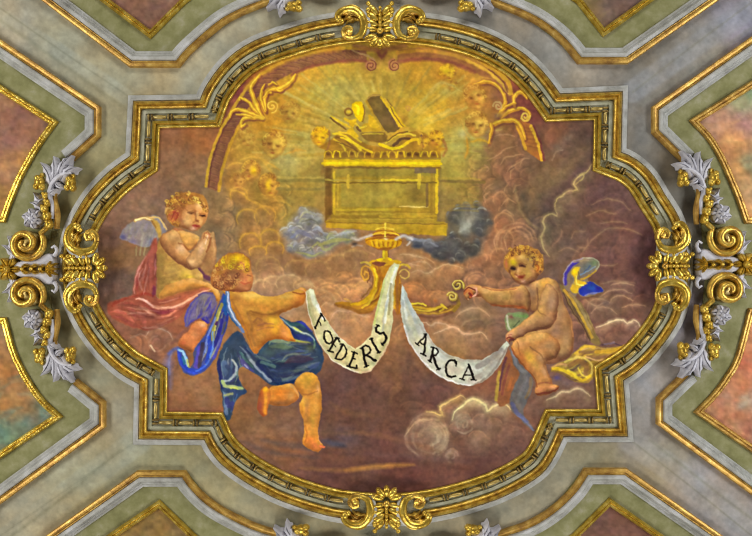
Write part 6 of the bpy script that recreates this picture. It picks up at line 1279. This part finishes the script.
def build_side_paintings():
    specs = [
     ('upper left small gilded framed painting, brown sky with a lilac cloud', [[(-110,18),(52,122)],[(52,122),(41,137),(30,154),(17,178),(7,202),(1,219)],[(1,219),(-110,219)],[(-110,219),(-110,18)]], ['8a6048','94684a','7c5450','a8783c','84604e','9c7458'], 1),
     ('lower left small gilded framed painting, brown ground over a teal stripe', [[(-110,318),(2,321)],[(2,321),(10,350),(18,368),(27,384),(40,402),(56,417)],[(56,417),(-110,528)],[(-110,528),(-110,318)]], ['9a6a42','a0703f','8e6448','4f6f68','6a7f70','7c6a50'], 1),
     ('upper right small gilded framed painting, peach and ochre clouds', [[(696,120.5),(860,16)],[(860,16),(860,220)],[(860,220),(749,220)],[(749,220),(741,197),(733,178),(724,158),(712,138),(696,120.5)]], ['a88068','b8845a','a8765c','c49a68','8a9070','b27c50'], 1),
     ('lower right small gilded framed painting, salmon red over grey green', [[(753,312),(860,312)],[(860,312),(860,522)],[(860,522),(700.5,412.5)],[(700.5,412.5),(718,394),(731,376),(741,357),(753,312)]], ['b07858','a86a4c','b88a62','98907a','a4785c','b06048'], 1),
     ('upper small gilded framed painting left of centre, only its lower brown corner in view', [[(0,-80),(300,-86)],[(300,-86),(183,-1)],[(183,-1),(149,33)],[(149,33),(0,-80)]], ['7c5646','8c6a4c','6c4c44','9a7840','84604a','7a5848'], 1),
     ('upper small gilded framed painting right of centre, only its lower plum corner in view', [[(440,-88),(770,-88)],[(770,-88),(605,31)],[(605,31),(580,-1)],[(580,-1),(440,-88)]], ['6a5248','786050','5c4a48','8c7848','70584c','665048'], 1),
     ('lower small gilded framed painting left of centre, only its upper ochre corner in view', [[(158,505.5),(192,538)],[(192,538),(290,618)],[(290,618),(-10,618)],[(-10,618),(158,505.5)]], ['94743a','8a6a38','a08040','7c6440','98783e','84683c'], 1),
     ('lower small gilded framed painting right of centre, only its upper brown corner in view', [[(611,503.5),(780,620)],[(780,620),(450,618)],[(450,618),(576,538)],[(576,538),(611,503.5)]], ['6e4a40','7a5444','644440','86664a','6a4c44','744e40'], 1)]
    for idx, (lab, segs, pal, side) in enumerate(specs):
        r = thing('framed_painting', lab, 'painting', group='small framed paintings around the big one')
        p = run(segs)[:-1]
        m = MB(); m.sweep(p, [(3.6,.5),(3.6,2.8),(2.4,4.4),(.8,4.2),(-.2,2.8),(-.8,3.6),(-2.4,3.4),(-3.4,2.0),(-3.8,.5)], True, side); m.build('gilt_frame', GOLD_C if idx in (2, 3) else GOLD_B, r)
        A = np.array(p); x0, y0 = A.min(0)+(CX, CY); x1, y1 = A.max(0)+(CX, CY)
        c = Canvas(x0, y0, x1, y1, .7, 40+idx); rn = random.Random(idx)
        T = [(rn.uniform(x0, x1), rn.uniform(y0, y1), rn.choice(pal)) for _ in range(26)]
        if idx == 0: T += [(20,115,'7e5850'),(10,140,'8a5f50'),(8,165,'a67a52'),(30,130,'8a6046'),(0,190,'97713f'),(15,100,'8c6446')]
        if idx == 1: T += [(10,380,'a07048'),(25,395,'987048'),(5,350,'98704a'),(42,412,'5f7060'),(25,418,'52726c'),(5,430,'5c7a6c'),(5,405,'a07040'),(30,408,'8a6c4c'),(12,440,'6c7c60')]
        if idx == 2: T += [(740,100,'8a8a6a'),(750,90,'849470'),(720,125,'aa8068'),(740,140,'c08a58'),(745,170,'b8824e'),(748,125,'aa7c70'),(730,150,'b07a50')]
        if idx == 3: T += [(745,350,'b8805a'),(740,390,'ac6848'),(725,400,'a07860'),(745,405,'98907c'),(715,412,'a88a6a'),(740,420,'a8684c'),(750,430,'a05c44'),(730,385,'b07c58')]
        base_wash(c, T, 10, 3.4)
        for _ in range(70):
            x, y = rn.uniform(x0, x1), rn.uniform(y0, y1); a = rn.uniform(-.7, .3) if side else 0; Ln = rn.uniform(6, 22)
            c.stroke([(x-Ln*math.cos(a), y-Ln*math.sin(a)), (x, y+rn.uniform(-3, 3)), (x+Ln*math.cos(a), y+Ln*math.sin(a))], rn.uniform(1.5, 5), rn.choice(pal), .3, soft=3, taper=True)
        finish(c, 1.2)
        sl, d = c.sdf([q+(CX, CY) for q in A], 2)
        full = np.full((c.H, c.W), 9.0, np.float32); full[sl] = d
        J, I = np.nonzero(full[:-1, :-1] < -1.0)
        grid_object('canvas', (J, I), c, PIG, r, 1.0)['label'] = 'painted field'

# ---------------------------------------------------------------- the fresco object
LABELS = {
 'painted_putto,left': 'seated praying putto with curly blond hair, red drapery and grey wing', 'painted_putto,centre': 'flying putto seen from behind, blue sash and green blue skirt', 'painted_putto,right': 'seated putto with outstretched arm, yellow drapery and blue wing',
 'painted_scroll,left': 'cream scroll lettered FŒDERIS', 'painted_scroll,right': 'grey white scroll lettered ARCA', 'painted_golden_chest': 'golden ark with carrying poles, tablets and flask on its lid', 'painted_golden_urn': 'golden urn on a scrolled stand',
 'painted_smoke_cloud,left': 'pale blue grey smoke beside the chest', 'painted_smoke_cloud,right': 'dark grey smoke beside the chest', 'painted_gilded_arch': 'painted gilded arch behind the chest', 'painted_acanthus_leaf,left': 'painted golden acanthus on the left of the arch', 'painted_acanthus_leaf,right': 'painted golden acanthus on the right of the arch'}
SUB = {'painted_putto,left>wing': 'cream and grey lilac wing', 'painted_putto,left>drapery': 'red drapery', 'painted_putto,left>hair': 'curly blond hair', 'painted_putto,centre>wing': 'violet blue wing', 'painted_putto,centre>drapery': 'blue and sea green drapery', 'painted_putto,centre>hair': 'yellow to brown curls',
 'painted_putto,right>drapery': 'yellow, grey and green drapery', 'painted_putto,right>wing': 'blue and yellow wing', 'painted_putto,right>hair': 'auburn curls', 'painted_scroll,left>lettering': 'black letters FŒDERIS', 'painted_scroll,right>lettering': 'black letters ARCA'}
def build_fresco(path):
    c = paint_fresco(RES)
    root = thing('ceiling_fresco', 'large ceiling fresco of putti carrying a lettered scroll below a golden ark', 'painting', k=1)
    edge = [p+(CX, CY) for p in offset_path(path, -20.5, True)]
    sl, d = c.sdf(edge, 2)
    ins = np.zeros((c.H, c.W), bool); ins[sl] = d < 0
    ins[-1] = False; ins[:, -1] = False
    made = {}
    for k in sorted(c.names, key=lambda q: (c.names[q] or '').count('>')):
        nm = c.names[k]
        J, I = np.nonzero(ins & (c.lab == k))
        if len(J) < 12: continue
        if nm is None:
            grid_object('painted_sky', (J, I), c, PIG, root, .6)['label'] = 'painted golden glory and brown clouds'; continue
        if '>' in nm:
            base, sub = nm.split('>')
            o = grid_object(sub, (J, I), c, PIG, made.get(base, root), .6)
            if nm in SUB: o['label'] = SUB[nm]
        else:
            kind = nm.split(',')[0]
            if kind.startswith('painted_cherub_head'): kind = 'painted_cherub_head'
            o = grid_object(kind, (J, I), c, PIG, root, .6); made[nm] = o
            if nm in LABELS: o['label'] = LABELS[nm]
    return c

# ---------------------------------------------------------------- build
RES = 2.0
build_ceiling()
PATH = build_frame()
build_fresco(PATH)
build_coffers()
build_side_paintings()
build_cartouches()
build_clasps()

# ---------------------------------------------------------------- light: the nave below and windows under the vault
w = bpy.data.worlds.new('nave'); scn.world = w; w.use_nodes = True
nt = w.node_tree; bg = nt.nodes['Background']
tc = nt.nodes.new('ShaderNodeTexCoord'); sx = nt.nodes.new('ShaderNodeSeparateXYZ'); nt.links.new(tc.outputs['Generated'], sx.inputs[0])
rp = nt.nodes.new('ShaderNodeValToRGB'); e = rp.color_ramp.elements
e[0].position, e[0].color = 0.0, (.10, .095, .085, 1); e[1].position, e[1].color = 1.0, (1.9, 1.87, 1.8, 1)
x = e.new(.45); x.color = (.42, .40, .37, 1)
mp = nt.nodes.new('ShaderNodeMapRange'); mp.inputs['From Min'].default_value = -1; mp.inputs['From Max'].default_value = 0.05
nt.links.new(sx.outputs['Z'], mp.inputs['Value']); nt.links.new(mp.outputs['Result'], rp.inputs['Fac']); nt.links.new(rp.outputs['Color'], bg.inputs['Color'])
bg.inputs['Strength'].default_value = WORLD
def window_light(name, x, y, z, sx_, sy_, power, colr, tx, ty):
    L = bpy.data.lights.new(name, 'AREA'); L.shape = 'RECTANGLE'; L.size = sx_; L.size_y = sy_; L.energy = power; L.color = colr
    o = bpy.data.objects.new(name, L); col.objects.link(o); o.location = (x, y, z)
    from mathutils import Vector
    o.rotation_euler = (Vector((tx, ty, CEIL))-Vector((x, y, z))).to_track_quat('-Z', 'Y').to_euler()
    return o
for a in LAMPS: window_light(*a)

cam = bpy.data.cameras.new('camera'); co = bpy.data.objects.new('camera', cam); col.objects.link(co)
co.location = (0, 0, CEIL-10.0); co.rotation_euler = (math.pi, 0, 0)
cam.sensor_width = 36; cam.lens = 36*1000/752; cam.clip_end = 200
scn.camera = co
vs = scn.view_settings; vs.view_transform = 'Standard'; vs.look = 'None'; vs.gamma = 1; vs.exposure = EXPO
vs.use_curve_mapping = False
scn.cycles.filter_width = 1.1
